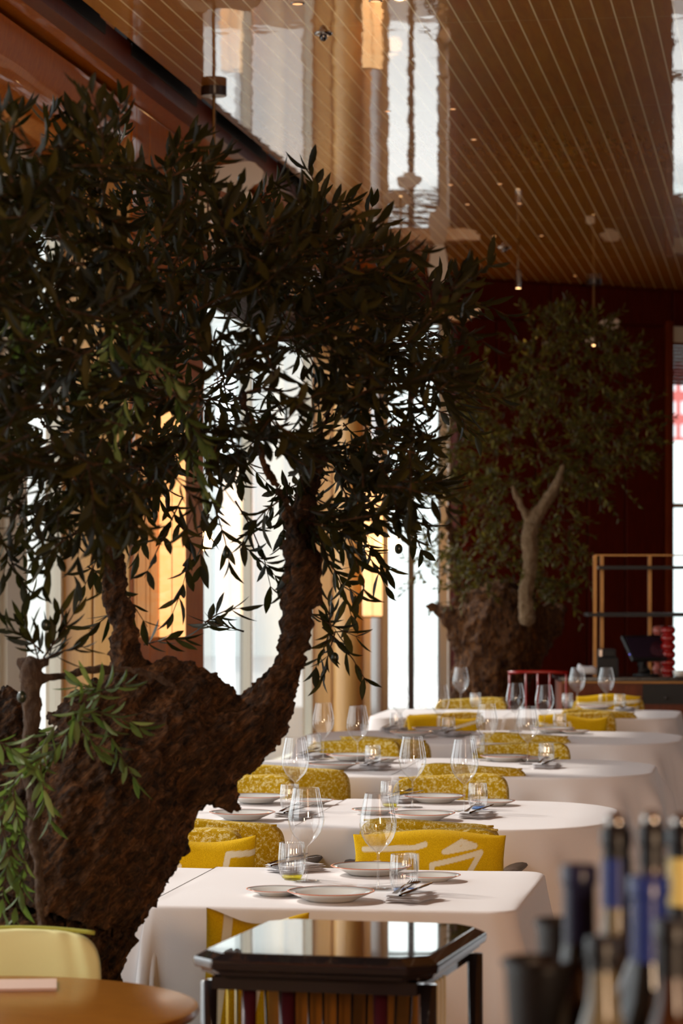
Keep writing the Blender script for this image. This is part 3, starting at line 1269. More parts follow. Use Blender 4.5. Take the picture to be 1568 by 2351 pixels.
def cushion(p, w_, h_, t_, segs, label, rz=0.0, tilt=0.0, roll=0.0, lw=0.008, nu=150, nv=100, plain_mat=None, seed=0):
    r = random.Random(seed)
    vs, fs = [], []
    us = np.linspace(-1, 1, nu)
    vv = np.linspace(-1, 1, nv)
    ph = [r.uniform(0, 6) for _ in range(4)]
    for side in (-1, 1):
        for b in vv:
            for a in us:
                pin = 1 - 0.05 * (1 - abs(a) ** 2) * abs(b) ** 4
                pin2 = 1 - 0.05 * (1 - abs(b) ** 2) * abs(a) ** 4
                x = a * w_ / 2 * pin2
                z = b * h_ / 2 * pin + 0.012 * sin(3 * a + ph[0]) * (b > 0) * b
                th = (max(0.0, (1 - abs(a) ** 3.0)) * max(0.0, (1 - abs(b) ** 3.0))) ** 0.45
                y = side * t_ / 2 * th * (1 + 0.08 * sin(5 * a + ph[1]) * sin(4 * b + ph[2]))
                vs.append((x, y, z))
    n0 = nu * nv
    for s_ in range(2):
        for j in range(nv - 1):
            for i in range(nu - 1):
                a = s_ * n0 + j * nu + i
                q = (a, a + 1, a + nu + 1, a + nu)
                fs.append(q if s_ == 0 else tuple(reversed(q)))
    mb = MB()
    mb.add(vs, fs)
    o = mb.build('cushion', plain_mat or M['cushion'])
    me = o.data
    arr = np.array(vs)
    d = seg_dist(arr[:, 0], arr[:, 2], segs) if segs else np.full(len(vs), 9.0)
    val = np.clip((lw - d) / 0.0018 + 0.5, 0, 1)
    at = me.attributes.new('pattern', 'FLOAT', 'POINT')
    at.data.foreach_set('value', val.astype(np.float32))
    bm = bmesh.new()
    bm.from_mesh(me)
    bmesh.ops.remove_doubles(bm, verts=bm.verts, dist=0.0004)
    bm.to_mesh(me)
    bm.free()
    me.polygons.foreach_set('use_smooth', [True] * len(me.polygons))
    o.location = p
    o.rotation_euler = (tilt, roll, rz)
    tag(o, label, 'cushion', 'yellow cushions')
    return o


# pattern in metres from the middle of the cushion
cx_, cz_ = 620, 752            # centre in the zoomed crop, 1956 px per metre
g = lambda *pp: [((x - cx_) / 1956.0, (cz_ - y) / 1956.0) for x, y in pp]
big = (polyline(g((820, 445), (718, 500), (900, 470)), True) + polyline(g((650, 800), (642, 578), (935, 508), (835, 680), (820, 780), (650, 800)))
       + polyline(g((470, 640), (488, 525), (550, 528), (548, 700), (470, 690))) + polyline(g((228, 500), (330, 492), (540, 480), (600, 460)))
       + polyline(g((200, 600), (320, 575), (330, 640), (300, 720), (210, 700))))
p = TZ(987, 1916, 0.78)
cushion(cam2room((987 - 784) * 8.93 / F, 8.93, 0.64), 0.475, 0.36, 0.13, big,
        'large yellow cushion with cream outlined shapes on the nearest right chair', rz=0.05, tilt=0.16, seed=3)
left = (polyline([(0.30, 0.135), (0.13, 0.135), (0.118, 0.075), (0.20, 0.05), (0.24, 0.02)])
        + polyline([(0.08, -0.08), (0.11, -0.02), (0.20, -0.035), (0.26, -0.06)])
        + polyline([(-0.16, -0.03), (-0.09, -0.02), (-0.05, 0.045), (-0.02, 0.10)]))
cushion(cam2room((430 - 784) * 8.80 / F, 8.80, 0.635), 0.43, 0.36, 0.13, left,
        'yellow cushion with cream stepped lines beside the trunk', rz=0.12, tilt=0.15, roll=0.0, seed=5, lw=0.009)
st = polyline([(-0.10, -0.2), (-0.07, 0.2)]) + polyline([(-0.03, -0.2), (0.03, 0.2)]) + polyline([(0.12, -0.2), (0.06, 0.2)])
cushion(cam2room((583 - 784) * 6.93 / F, 6.93, 0.612), 0.25, 0.36, 0.12, st,
        'striped yellow cushion peeking out behind the black trolley', rz=0.25, tilt=-0.12, roll=0.06, seed=6, lw=0.011)
far_pat = polyline([(-0.2, 0.08), (0.2, 0.10)]) + polyline([(-0.05, 0.16), (-0.05, -0.1)]) + polyline([(0.05, -0.05), (0.18, 0.02), (0.19, 0.06)])
cushion(cam2room((1397 - 784) * 18.78 / F, 18.78, 0.68), 0.42, 0.28, 0.10, far_pat,
        'yellow cushion with pale lines on the farthest right chair', tilt=0.1, seed=8, nu=70, nv=50, lw=0.010)
cushion(cam2room((1316 - 784) * 16.45 / F, 16.45, 0.655), 0.40, 0.29, 0.12, polyline([(-0.2, 0.10), (-0.1, 0.09)]) + polyline([(-0.02, 0.11), (0.0, 0.06)]),
        'plain yellow cushion on the right chair behind the fourth table', tilt=0.1, seed=9, nu=70, nv=50, lw=0.008)
cushion(cam2room((1018 - 784) * 16.4 / F, 16.4, 0.655), 0.42, 0.29, 0.12, polyline([(-0.02, 0.2), (-0.02, -0.1)]) + polyline([(0.06, 0.08), (0.2, 0.12)]),
        'lime yellow cushion on the left chair behind the fourth table', tilt=0.1, seed=12, nu=70, nv=50, lw=0.008)

# ------------------------------------------------------------------ tableware
WG = TU = PL = BP = None
Z0 = ZT + 0.0066


def wine_glass(px, py, label, sc=1.0, z=Z0):
    global WG
    p = TZ(px, py, ZT)
    p.z = z
    if WG is None:
        WG = thing('wine_glass', label, 'wine glass', p, 0, 'empty wine glasses')
        mb = MB()
        mb.lathe([(0.0035, 0.097), (0.006, 0.100), (0.012, 0.105), (0.0225, 0.115), (0.034, 0.127), (0.043, 0.142), (0.0485, 0.158),
                  (0.0505, 0.172), (0.0500, 0.186), (0.0475, 0.203), (0.0435, 0.223), (0.0395, 0.243), (0.0362, 0.260), (0.0360, 0.2612), (0.0355, 0.2608), (0.0352, 0.2598)], 48, caps=False)
        mb.build('bowl', M['glass'], WG)
        mb = MB()
        mb.lathe([(0.006, 0.004), (0.004, 0.012), (0.0032, 0.03), (0.0030, 0.07), (0.0035, 0.097)], 20, caps=False)
        mb.build('stem', M['glass'], WG)
        mb = MB()
        mb.lathe([(0.0, 0.0), (0.037, 0.0), (0.0385, 0.001), (0.037, 0.0022), (0.02, 0.0032), (0.006, 0.005)], 40, caps=False)
        mb.build('foot', M['glass'], WG)
        return WG
    return dup(WG, p, 0, label, scale=sc)


TUM = {}


def tumbler(px, py, label, tint='glass', z=Z0, sc=1.0):
    p = TZ(px, py, ZT)
    p.z = z
    if tint not in TUM:
        t = thing('water_tumbler', label, 'tumbler', p, 0, 'ribbed water tumblers')
        mb = MB()
        pr = [(0.026, 0.003), (0.031, 0.008), (0.036, 0.024), (0.0385, 0.042), (0.0385, 0.060), (0.0365, 0.082), (0.0345, 0.101), (0.0339, 0.102), (0.0335, 0.101), (0.0355, 0.082), (0.0372, 0.060), (0.0372, 0.042), (0.0345, 0.024), (0.029, 0.012), (0.0, 0.010)]
        mb.lathe(pr, 120, flute=20, amp=0.018, caps=False)
        mb.build('body', M['glass'], t)
        mb = MB()
        mb.lathe([(0.0, 0.0), (0.025, 0.0), (0.028, 0.003), (0.0295, 0.008), (0.028, 0.011), (0, 0.011)], 40, caps=False)
        mb.build('base', M[tint], t)
        t.scale = (sc, sc, sc)
        TUM[tint] = t
        return t
    return dup(TUM[tint], p, random.uniform(0, 3), label, scale=sc)


def plate(px, py, label, small=False, z=Z0, sc=1.0):
    global PL, BP
    p = TZ(px, py, ZT)
    p.z = z
    src = BP if small else PL
    if src is None:
        R = 0.083 if small else 0.116
        H = 0.017 if small else 0.025
        t = thing('side_plate' if small else 'dinner_plate', label, 'plate', p, 0, 'white side plates' if small else 'white dinner plates')
        mb = MB()
        mb.lathe([(0.0, 0.004), (R * 0.52, 0.0), (R * 0.56, 0.0), (R * 0.6, 0.004), (R * 0.8, H * 0.55), (R * 0.985, H * 0.93), (R * 0.99, H * 0.97), (R * 0.975, H), (R * 0.78, H * 0.72), (R * 0.62, H * 0.38), (R * 0.5, H * 0.26), (0, H * 0.24)], 72, caps=False)
        mb.build('dish', M['porcelain'], t)
        mb = MB()
        mb.lathe([(R * 0.985, H * 0.93), (R * 1.002, H * 0.965), (R * 0.998, H * 1.0), (R * 0.975, H * 1.015), (R * 0.955, H * 1.0)], 72, caps=False)
        mb.build('rim_line', M['rim'], t)
        if small:
            BP = t
        else:
            PL = t
        return t
    return dup(src, p, 0, label, scale=sc)


def napkin(px, py, rz, label, z=Z0, w_=0.10, d_=0.16):
    p = TZ(px, py, ZT)
    p.z = z
    mb = MB()
    n, m_ = 16, 20
    lay = 4
    for l in range(lay):
        ww, dd = w_ * (1 - 0.02 * l), d_ * (1 - 0.025 * l)
        zz = 0.001 + l * 0.0052
        vs, fs = [], []
        for s_, zo in ((0, 0.0), (1, 0.0046)):
            for j in range(m_ + 1):
                for i in range(n + 1):
                    a, b = i / n * 2 - 1, j / m_ * 2 - 1
                    ed = (1 - abs(a) ** 8) * (1 - abs(b) ** 8)
                    x = a * ww / 2 + 0.003 * sin(l * 2)
                    y = b * dd / 2 + 0.003 * cos(l * 3)
                    zc = zz + 0.0023 + (zo - 0.0023) * ed ** 0.5 + 0.0012 * sin(5 * a + l) * sin(3 * b)
                    vs.append((x, y, max(zc, 0.0003)))
        q = (n + 1) * (m_ + 1)
        for s_ in (0, 1):
            for j in range(m_):
                for i in range(n):
                    a = s_ * q + j * (n + 1) + i
                    f = (a, a + 1, a + n + 2, a + n + 1)
                    fs.append(tuple(reversed(f)) if s_ == 0 else f)
        mb.add(vs, fs)
    o = mb.build('napkin', M['napkin'])
    o.location = p
    o.rotation_euler = (0, 0, rz)
    tag(o, label, 'napkin', 'folded white napkins')
    return p, rz


def fork(loc, rz, label, group='cutlery forks'):
    mb = MB()
    # handle along y, tines at +y
    prof = [(-0.10, 0.0075, 0.0), (-0.08, 0.008, 0.001), (-0.04, 0.0045, 0.004), (0.0, 0.003, 0.007), (0.03, 0.005, 0.006), (0.045, 0.011, 0.004), (0.06, 0.0125, 0.002)]
    vs, fs = [], []
    for (y, hw, z) in prof:
        vs += [(-hw, y, z), (hw, y, z), (hw, y, z + 0.0022), (-hw, y, z + 0.0022)]
    for i in range(len(prof) - 1):
        a = i * 4
        for q in range(4):
            q2 = (q + 1) % 4
            fs.append((a + q, a + q2, a + 4 + q2, a + 4 + q))
    fs += [(3, 2, 1, 0), (len(vs) - 4, len(vs) - 3, len(vs) - 2, len(vs) - 1)]
    mb.add(vs, fs)
    for k in range(4):
        x = -0.0105 + 0.007 * k
        mb.tube([(x, 0.058, 0.003), (x, 0.08, 0.0035), (x * 0.95, 0.102, 0.009)], [0.0018, 0.0016, 0.0009], 6)
    o = mb.build('fork', M['steel'], auto=40)
    o.location = loc
    o.rotation_euler = (0.10, 0, rz)
    return tag(o, label, 'fork', group)


def knife(loc, rz, label, group='cutlery knives'):
    mb = MB()
    prof = [(-0.115, 0.006, 0.003), (-0.10, 0.0085, 0.0045), (-0.03, 0.006, 0.004), (0.0, 0.005, 0.0035), (0.01, 0.009, 0.002), (0.06, 0.0105, 0.0012), (0.095, 0.007, 0.001), (0.115, 0.001, 0.0008)]
    vs, fs = [], []
    for (y, hw, ht) in prof:
        for q in range(8):
            a = 2 * pi * q / 8
            vs.append((hw * cos(a), y, 0.004 + ht * sin(a)))
    for i in range(len(prof) - 1):
        for q in range(8):
            q2 = (q + 1) % 8
            fs.append((i * 8 + q, i * 8 + q2, (i + 1) * 8 + q2, (i + 1) * 8 + q))
    mb.add(vs, fs)
    o = mb.build('knife', M['steel'])
    o.location = loc
    o.rotation_euler = (0.12, 0, rz)
    return tag(o, label, 'knife', group)


def spoon(loc, rz, label):
    mb = MB()
    mb.tube([(0, -0.09, 0.002), (0, -0.03, 0.004), (0, 0.02, 0.007)], [0.004, 0.003, 0.0022], 8)
    vs, fs = [], []
    for j in range(9):
        for i in range(9):
            a, b = i / 4 - 1, j / 4 - 1
            r = sqrt(a * a + b * b) or 1
            m_ = max(abs(a), abs(b))
            x, y = (a / r * m_ * 0.016, b / r * m_ * 0.026)
            vs.append((x, y + 0.044, 0.008 - 0.006 * (1 - m_ * m_)))
    for j in range(8):
        for i in range(8):
            fs.append((j * 9 + i, j * 9 + i + 1, (j + 1) * 9 + i + 1, (j + 1) * 9 + i))
    mb.add(vs, fs)
    o = mb.build('spoon', M['steel'])
    o.location = loc
    o.rotation_euler = (0.1, 0, rz)
    return tag(o, label, 'spoon')


wine_glass(703, 2029, 'wine glass left of the patterned cushion on the nearest table')
for (px, py, lb) in [
    (868, 2047, 'wine glass in front of the big patterned cushion on the nearest table'),
    (678, 1862, 'wine glass on the left half of the second table'),
    (947, 1858, 'left one of the two right hand wine glasses on the second table'),
    (1066, 1867, 'wine glass farthest right on the second table'),
    (742, 1748, 'leftmost wine glass on the third table, against the tan column'),
    (821, 1757, 'second wine glass from the left on the third table'),
    (1118, 1750, 'third wine glass from the left on the third table'),
    (1211, 1758, 'rightmost wine glass on the third table'),
    (918, 1683, 'leftmost wine glass on the fourth table, against the bright window'),
    (1010, 1688, 'second wine glass from the left on the fourth table'),
    (1183, 1682, 'third wine glass from the left on the fourth table'),
    (1250, 1688, 'rightmost wine glass on the fourth table'),
    (985, 1629, 'leftmost wine glass on the farthest table, against the window'),
    (1058, 1630, 'wine glass on the farthest table in front of the far trunk'),
    (1325, 1630, 'wine glass on the farthest table below the white paper roll'),
    (1392, 1631, 'rightmost wine glass on the farthest table'),
]:
    wine_glass(px, py, lb)

tumbler(670, 2022, 'ribbed tumbler with yellow base on the nearest table', 'glass_yellow')
tumbler(927, 2053, 'ribbed tumbler with blue base on the nearest table', 'glass_blue')
tumbler(665, 1864, 'ribbed tumbler left of the napkin on the second table', 'glass', sc=0.92)
tumbler(895, 1855, 'ribbed tumbler with yellow base in the middle of the second table', 'glass_yellow', sc=0.92)
tumbler(1097, 1861, 'ribbed tumbler on the right side of the second table, behind cutlery', 'glass_blue', sc=0.92)
for (px, py, lb, ti) in [
    (721, 1735, 'leftmost tumbler on the third table', 'glass'),
    (856, 1763, 'tumbler beside the left napkin of the third table', 'glass'),
    (1096, 1737, 'tumbler behind the third wine glass of the third table', 'glass_yellow'),
    (1254, 1757, 'rightmost tumbler on the third table, behind cutlery', 'glass'),
    (910, 1679, 'leftmost tumbler on the fourth table', 'glass_blue'),
    (1030, 1690, 'tumbler in the middle of the fourth table', 'glass'),
    (1285, 1680, 'rightmost tumbler on the fourth table', 'glass'),
    (970, 1627, 'leftmost tumbler on the farthest table', 'glass'),
    (1092, 1627, 'tumbler on the farthest table right of the far trunk glass', 'glass'),
    (1303, 1628, 'tumbler on the farthest table left of the right glasses', 'glass'),
    (1423, 1630, 'rightmost tumbler on the farthest table', 'glass'),
]:
    tumbler(px, py, lb, ti, sc=0.92)

plate(760, 2072, 'white dinner plate with orange rim at the front of the nearest table')
for (px, py, lb) in [
    (852, 2012, 'white dinner plate at the back of the nearest table behind the wine glass'),
    (270, 2010, 'white dinner plate almost hidden by the trunk on the nearest table'),
    (588, 1845, 'left dinner plate at the back of the second table'),
    (556, 1884, 'left dinner plate at the front of the second table, cut by the trunk'),
    (998, 1845, 'dinner plate at the back right of the second table'),
    (969, 1886, 'dinner plate at the front right of the second table'),
    (806, 1747, 'left dinner plate at the back of the third table'),
    (765, 1768, 'left dinner plate at the front of the third table'),
    (1160, 1750, 'dinner plate at the right side of the third table'),
    (995, 1684, 'dinner plate at the left back of the fourth table'),
    (945, 1693, 'dinner plate at the left front of the fourth table'),
    (1270, 1684, 'dinner plate at the right side of the fourth table'),
    (1365, 1631, 'dinner plate between the right glasses of the farthest table'),
]:
    plate(px, py, lb)
plate(636, 2060, 'small side plate left of the front dinner plate, nearest table', True)
for (px, py, lb) in [
    (990, 2027, 'small side plate at the back right of the nearest table'),
    (716, 1850, 'small side plate in the left middle of the second table'),
    (1132, 1852, 'small side plate at the far right of the second table'),
    (860, 1872, 'small side plate in the middle of the second table'),
    (1222, 1750, 'small side plate at the right of the third table'),
    (880, 1751, 'small side plate at the left middle of the third table'),
    (1060, 1690, 'small side plate in the middle of the fourth table'),
    (1320, 1687, 'small side plate at the right of the fourth table'),
]:
    plate(px, py, lb, True)


def setting(px, py, rz, where, n=3, w_=0.105, d_=0.155, z=Z0):
    p, r = napkin(px, py, rz, 'folded white napkin ' + where, z=z, w_=w_, d_=d_)
    top = p + Vector((0, 0, 0.0225))
    R = Matrix.Rotation(rz, 3, 'Z')
    f_ = fork(top + R @ Vector((-0.012, -0.02, 0.010)), rz + 0.02, 'steel fork on the napkin ' + where)
    k_ = knife(top + R @ Vector((0.022, -0.015, 0.006)), rz - 0.18, 'steel knife on the napkin ' + where)
    f_.scale = k_.scale = (0.85, 0.72, 0.9)
    if n > 2 and 'right front' in where:
        s_ = spoon(top + R @ Vector((0.004, -0.01, 0.012)), rz - 0.05, 'steel spoon on the napkin ' + where)
        s_.scale = (0.85, 0.72, 0.9)


setting(944, 2072, -0.25, 'at the right front of the nearest table')
setting(678, 2005, -0.7, 'behind the yellow based tumbler, nearest table')
setting(680, 1880, -0.35, 'at the left of the second table')
setting(1097, 1880, -0.25, 'at the right of the second table')
setting(930, 1845, -0.6, 'at the middle back of the second table', 2)
setting(862, 1768, -0.3, 'at the left of the third table', 2)
setting(1256, 1766, -0.2, 'at the right of the third table', 2)
setting(720, 1744, -0.5, 'at the far left of the third table', 2)
setting(1035, 1692, -0.3, 'at the middle of the fourth table', 2)
setting(905, 1682, -0.5, 'at the far left of the fourth table', 2)
setting(1435, 1634, -0.3, 'at the right of the farthest table', 2)

# folded white napkins cup (upright shape) behind the second glass on table three
# ================================================================== OLIVE TREES


def trunk_mesh(chains, D, name, mat, parent, voxel, disp, disp_size, shrink=1.0):
    """chains: lists of (px, py, radius px, depth offset)"""
    ppm = F / D
    mb = MB()
    for ch in chains:
        pts = [W(a, b, D + o) - parent.location for a, b, r, o in ch]
        rad = [r * shrink / ppm for a, b, r, o in ch]
        # densify
        P, Rr = [], []
        for i in range(len(pts) - 1):
            k = 6
            for q in range(k):
                u = q / k
                p0 = pts[max(i - 1, 0)]
                p1, p2 = pts[i], pts[i + 1]
                p3 = pts[min(i + 2, len(pts) - 1)]
                P.append(0.5 * ((2 * p1) + (-p0 + p2) * u + (2 * p0 - 5 * p1 + 4 * p2 - p3) * u * u + (-p0 + 3 * p1 - 3 * p2 + p3) * u ** 3))
                Rr.append(rad[i] * (1 - u) + rad[i + 1] * u)
        P.append(pts[-1])
        Rr.append(rad[-1])
        mb.tube(P, Rr, 16)
        # rounded ends
        for e in (0, -1):
            s_ = superell(Rr[e] * 0.98, Rr[e] * 0.98, Rr[e] * 0.98, 1, 1, 14, 8)
            s_.v = [tuple(Vector(v) + P[e]) for v in s_.v]
            mb.add(s_.v, s_.f)
    o = mb.build(name, mat, parent)
    rm = o.modifiers.new('remesh', 'REMESH')
    rm.mode = 'VOXEL'
    rm.voxel_size = voxel
    rm.use_smooth_shade = True
    for i, (st_, sz, tp) in enumerate(((disp, disp_size, 'CLOUDS'), (disp * 0.9, disp_size * 0.45, 'CLOUDS'), (disp * 0.38, disp_size * 0.2, 'CLOUDS'))):
        try:
            tx = bpy.data.textures.new(name + str(i), tp)
        except Exception:
            tx = bpy.data.textures.new(name + str(i), 'CLOUDS')
        tx.noise_scale = sz
        dm = o.modifiers.new('knots%d' % i, 'DISPLACE')
        dm.texture = tx
        dm.strength = st_
        dm.mid_level = 0.6
        dm.texture_coords = 'LOCAL'
    return o


def in_poly(x, y, poly):
    c = False
    j = len(poly) - 1
    for i in range(len(poly)):
        xi, yi = poly[i]
        xj, yj = poly[j]
        if (yi > y) != (yj > y) and x < (xj - xi) * (y - yi) / (yj - yi + 1e-12) + xi:
            c = not c
        j = i
    return c


LEAF = None


def leaf_template():
    # unit leaf along +x, folded, curved down; 5 stations x 3
    st_ = [(0.0, 0.03), (0.2, 0.32), (0.45, 0.5), (0.7, 0.42), (0.88, 0.2), (1.0, 0.0)]
    vs = []
    for (x, hw) in st_:
        zc = -0.10 * x * x
        vs += [(x, -hw, zc + 0.12 * hw), (x, 0, zc), (x, hw, zc + 0.12 * hw)]
    fs = []
    for i in range(len(st_) - 1):
        a = i * 3
        fs += [(a, a + 3, a + 4, a + 1), (a + 1, a + 4, a + 5, a + 2)]
    return np.array(vs), fs


LV, LF = leaf_template()


def make_foliage(twigs, name, mat, mat_stem, parent, leaf_len, leaf_w, pairs, seed, twig_r=0.0015):
    """twigs: (origin Vector, direction Vector, length)"""
    r = np.random.default_rng(seed)
    vs_all, fs_all = [], []
    off = 0
    st_mb = MB()
    po = parent.location
    for (o, d, ln) in twigs:
        d = d.normalized()
        side = d.cross(Vector((r.normal(), r.normal(), r.normal()))).normalized()
        up = d.cross(side).normalized()
        droop = r.uniform(0.0, 0.35)
        pts = []
        for q in range(4):
            u = q / 3
            pts.append(o + d * (ln * u) + up * (0.12 * ln * sin(u * 2.2)) - Vector((0, 0, droop * ln * u * u)) - po)
        st_mb.tube(pts, [twig_r * 1.6, twig_r * 1.3, twig_r, twig_r * 0.5], 4, caps=False)
        for k in range(pairs):
            u = (k + 0.6) / pairs
            f = u * 3
            i = min(2, int(f))
            base = pts[i].lerp(pts[i + 1], f - i)
            tdir = (pts[i + 1] - pts[i]).normalized()
            rot = k * pi / 2 + r.uniform(-0.4, 0.4)
            s2 = side * cos(rot) + up * sin(rot)
            for sg in (-1, 1):
                ang = r.uniform(0.55, 1.05) * (1 - 0.35 * u)
                ld = (tdir * cos(ang) + s2 * (sg * sin(ang)) + Vector((r.normal(0, .15), r.normal(0, .15), r.normal(-.05, .15)))).normalized()
                ax = ld
                ay = ax.cross(Vector((r.normal(0, .5), r.normal(0, .5), 1.0))).normalized()
                az = ax.cross(ay)
                L_ = leaf_len * r.uniform(0.65, 1.15)
                Wd = leaf_w * r.uniform(0.8, 1.2)
                Mx = np.array([[ax.x, ay.x, az.x], [ax.y, ay.y, az.y], [ax.z, ay.z, az.z]])
                P = LV * np.array([L_, Wd, L_ * r.uniform(0.3, 1.8)])
                P = P @ Mx.T + np.array(base)
                vs_all.append(P)
                for f4 in LF:
                    fs_all.append(tuple(a + off for a in f4))
                off += len(LV)
    me = bpy.data.meshes.new(name)
    V = np.concatenate(vs_all)
    me.from_pydata([tuple(p) for p in V.tolist()], [], fs_all)
    me.materials.append(mat)
    me.polygons.foreach_set('use_smooth', [True] * len(me.polygons))
    me.update()
    o = bpy.data.objects.new(name, me)
    C.objects.link(o)
    o.parent = parent
    st_mb.build('twigs', mat_stem, parent)['kind'] = 'stuff'
    return o


def poly_twigs(poly, n, d0, d1, ln, seed, center=None, accept=None, outward=0.5):
    r = random.Random(seed)
    xs = [p[0] for p in poly]
    ys = [p[1] for p in poly]
    out = []
    while len(out) < n:
        x, y = r.uniform(min(xs), max(xs)), r.uniform(min(ys), max(ys))
        if not in_poly(x, y, poly):
            continue
        if accept and r.random() > accept(x, y):
            continue
        D = r.uniform(d0, d1) + (min(0.0, (x - 420) / 420.0) * 0.75 if d0 < 10 else 0.0)
        o = W(x, y, D)
        c = center or (sum(xs) / len(xs), sum(ys) / len(ys))
        dx, dz = (x - c[0]), -(y - c[1])
        l = math.hypot(dx, dz) + 1
        dv = cam2room(dx / l * outward + r.gauss(0, 0.6), r.gauss(0, 0.6)) + Vector((0, 0, dz / l * outward + r.gauss(0.1, 0.5)))
        out.append((o, dv, ln * r.uniform(0.6, 1.25)))
    return out


def explicit_twigs(lst, D, ln_def=0.16):
    out = []
    for (x0, y0, x1, y1, dd) in lst:
        a, b = W(x0, y0, D + dd), W(x1, y1, D + dd)
        out.append((a, b - a, (b - a).length))
    return out


# ---- the big olive beside the nearest table
D1 = 6.95
base1 = W(110, 2300, D1)
tree1 = thing('olive_tree', 'huge gnarled olive tree with dark crown filling the left', 'tree', (base1.x, base1.y, 0), 0, 'potted olive trees')
tb = [
    [(60, 2760, 215, 0), (70, 2500, 210, 0), (70, 2330, 205, 0), (95, 2180, 200, 0), (130, 2050, 215, 0), (200, 1920, 225, 0), (290, 1800, 215, 0), (400, 1730, 150, 0), (500, 1705, 110, 0), (580, 1665, 82, 0), (645, 1570, 52, 0), (668, 1500, 44, 0), (680, 1420, 44, 0), (695, 1330, 51, 0), (690, 1250, 46, 0), (700, 1150, 32, 0.1), (722, 1050, 24, 0.15), (750, 960, 15, 0.2), (790, 850, 10, 0.25)],
    [(200, 1850, 200, 0), (240, 1700, 150, 0), (290, 1620, 95, 0), (350, 1590, 72, 0), (430, 1590, 75, 0), (500, 1620, 55, 0)],
    [(60, 1950, 150, 0), (40, 1780, 120, 0.1), (30, 1660, 70, 0.1), (20, 1590, 30, 0.1)],
    [(290, 1640, 70, 0.0), (288, 1540, 50, 0.0), (283, 1450, 40, 0.0), (265, 1350, 34, 0.0), (258, 1240, 33, 0.0), (290, 1170, 24, 0.0), (345, 1105, 18, -0.05), (400, 1040, 14, -0.1), (450, 950, 10, -0.1)],
    [(257, 1235, 24, 0), (215, 1140, 16, 0.1), (160, 1050, 13, 0.2), (90, 960, 10, 0.3)],
    [(470, 1780, 70, -0.05), (530, 1840, 34, -0.05), (549, 1858, 18, -0.05)],
    [(380, 1560, 60, 0), (320, 1545, 40, 0)],
    [(690, 1250, 30, 0), (640, 1130, 16, -0.1), (590, 1020, 11, -0.15), (560, 900, 8, -0.2)],
]
trunk_mesh(tb, D1, 'trunk', M['bark'], tree1, 0.0065, 0.042, 0.075)
pale = [
    [(95, 2150, 12, -0.35), (88, 2000, 15, -0.33), (78, 1900, 17, -0.33), (82, 1830, 19, -0.32), (64, 1760, 17, -0.32), (72, 1660, 22, -0.32), (70, 1590, 24, -0.32), (72, 1530, 24, -0.32)],
    [(80, 1560, 15, -0.32), (150, 1550, 10, -0.30), (240, 1535, 11, -0.27), (330, 1545, 9, -0.27), (400, 1575, 7, -0.27)],
    [(45, 1520, 12, -0.32), (105, 1520, 12, -0.32)],
    [(-80, 1250, 22, -0.4), (0, 1130, 18, -0.4), (70, 1060, 14, -0.4), (150, 1010, 10, -0.4)],
]
trunk_mesh(pale, D1, 'pale_branch', M['bark_pale'], tree1, 0.005, 0.012, 0.05)

crown = [(-150, 290), (0, 275), (60, 300), (130, 265), (200, 300), (280, 300), (330, 330), (420, 345), (470, 400), (520, 395), (580, 440), (640, 450), (690, 410), (745, 440), (790, 500), (850, 560),
         (900, 610), (960, 640), (1040, 600), (1075, 640), (1080, 700), (1010, 740), (1040, 800), (1020, 870), (1000, 930), (1010, 1010), (960, 1080), (900, 1130),
         (870, 1210), (800, 1240), (760, 1180), (720, 1250), (650, 1180), (610, 1040), (545, 1030), (470, 1030), (430, 1050), (360, 1110), (330, 1190), (260, 1180), (200, 1220), (140, 1190), (110, 1100), (60, 1130), (0, 1180), (-150, 1250)]
holes = [(85, 620, 38, 0.15), (60, 760, 25, 0.4), (110, 820, 30, 0.4), (505, 700, 48, 0.25), (595, 800, 36, 0.35), (680, 860, 36, 0.35), (540, 960, 30, 0.5), (930, 890, 30, 0.3),
         (500, 1100, 60, 0.4), (110, 1080, 40, 0.4), (160, 560, 50, 0.5), (260, 620, 30, 0.6), (180, 700, 30, 0.6), (870, 960, 40, 0.4), (840, 1060, 40, 0.4), (940, 1030, 40, 0.5), (390, 1010, 30, 0.4), (500, 420, 70, 0.3), (590, 420, 50, 0.5)]


def acc(x, y):
    a = 1.0
    for (hx, hy, hr, k) in holes:
        if (x - hx) ** 2 + (y - hy) ** 2 < hr * hr:
            a *= k
    return a


crown = [(x, y + (55 if y < 700 else 0)) for x, y in crown]
tw = poly_twigs(crown, 950, 6.0, 7.9, 0.14, 3, center=(450, 900), accept=acc)
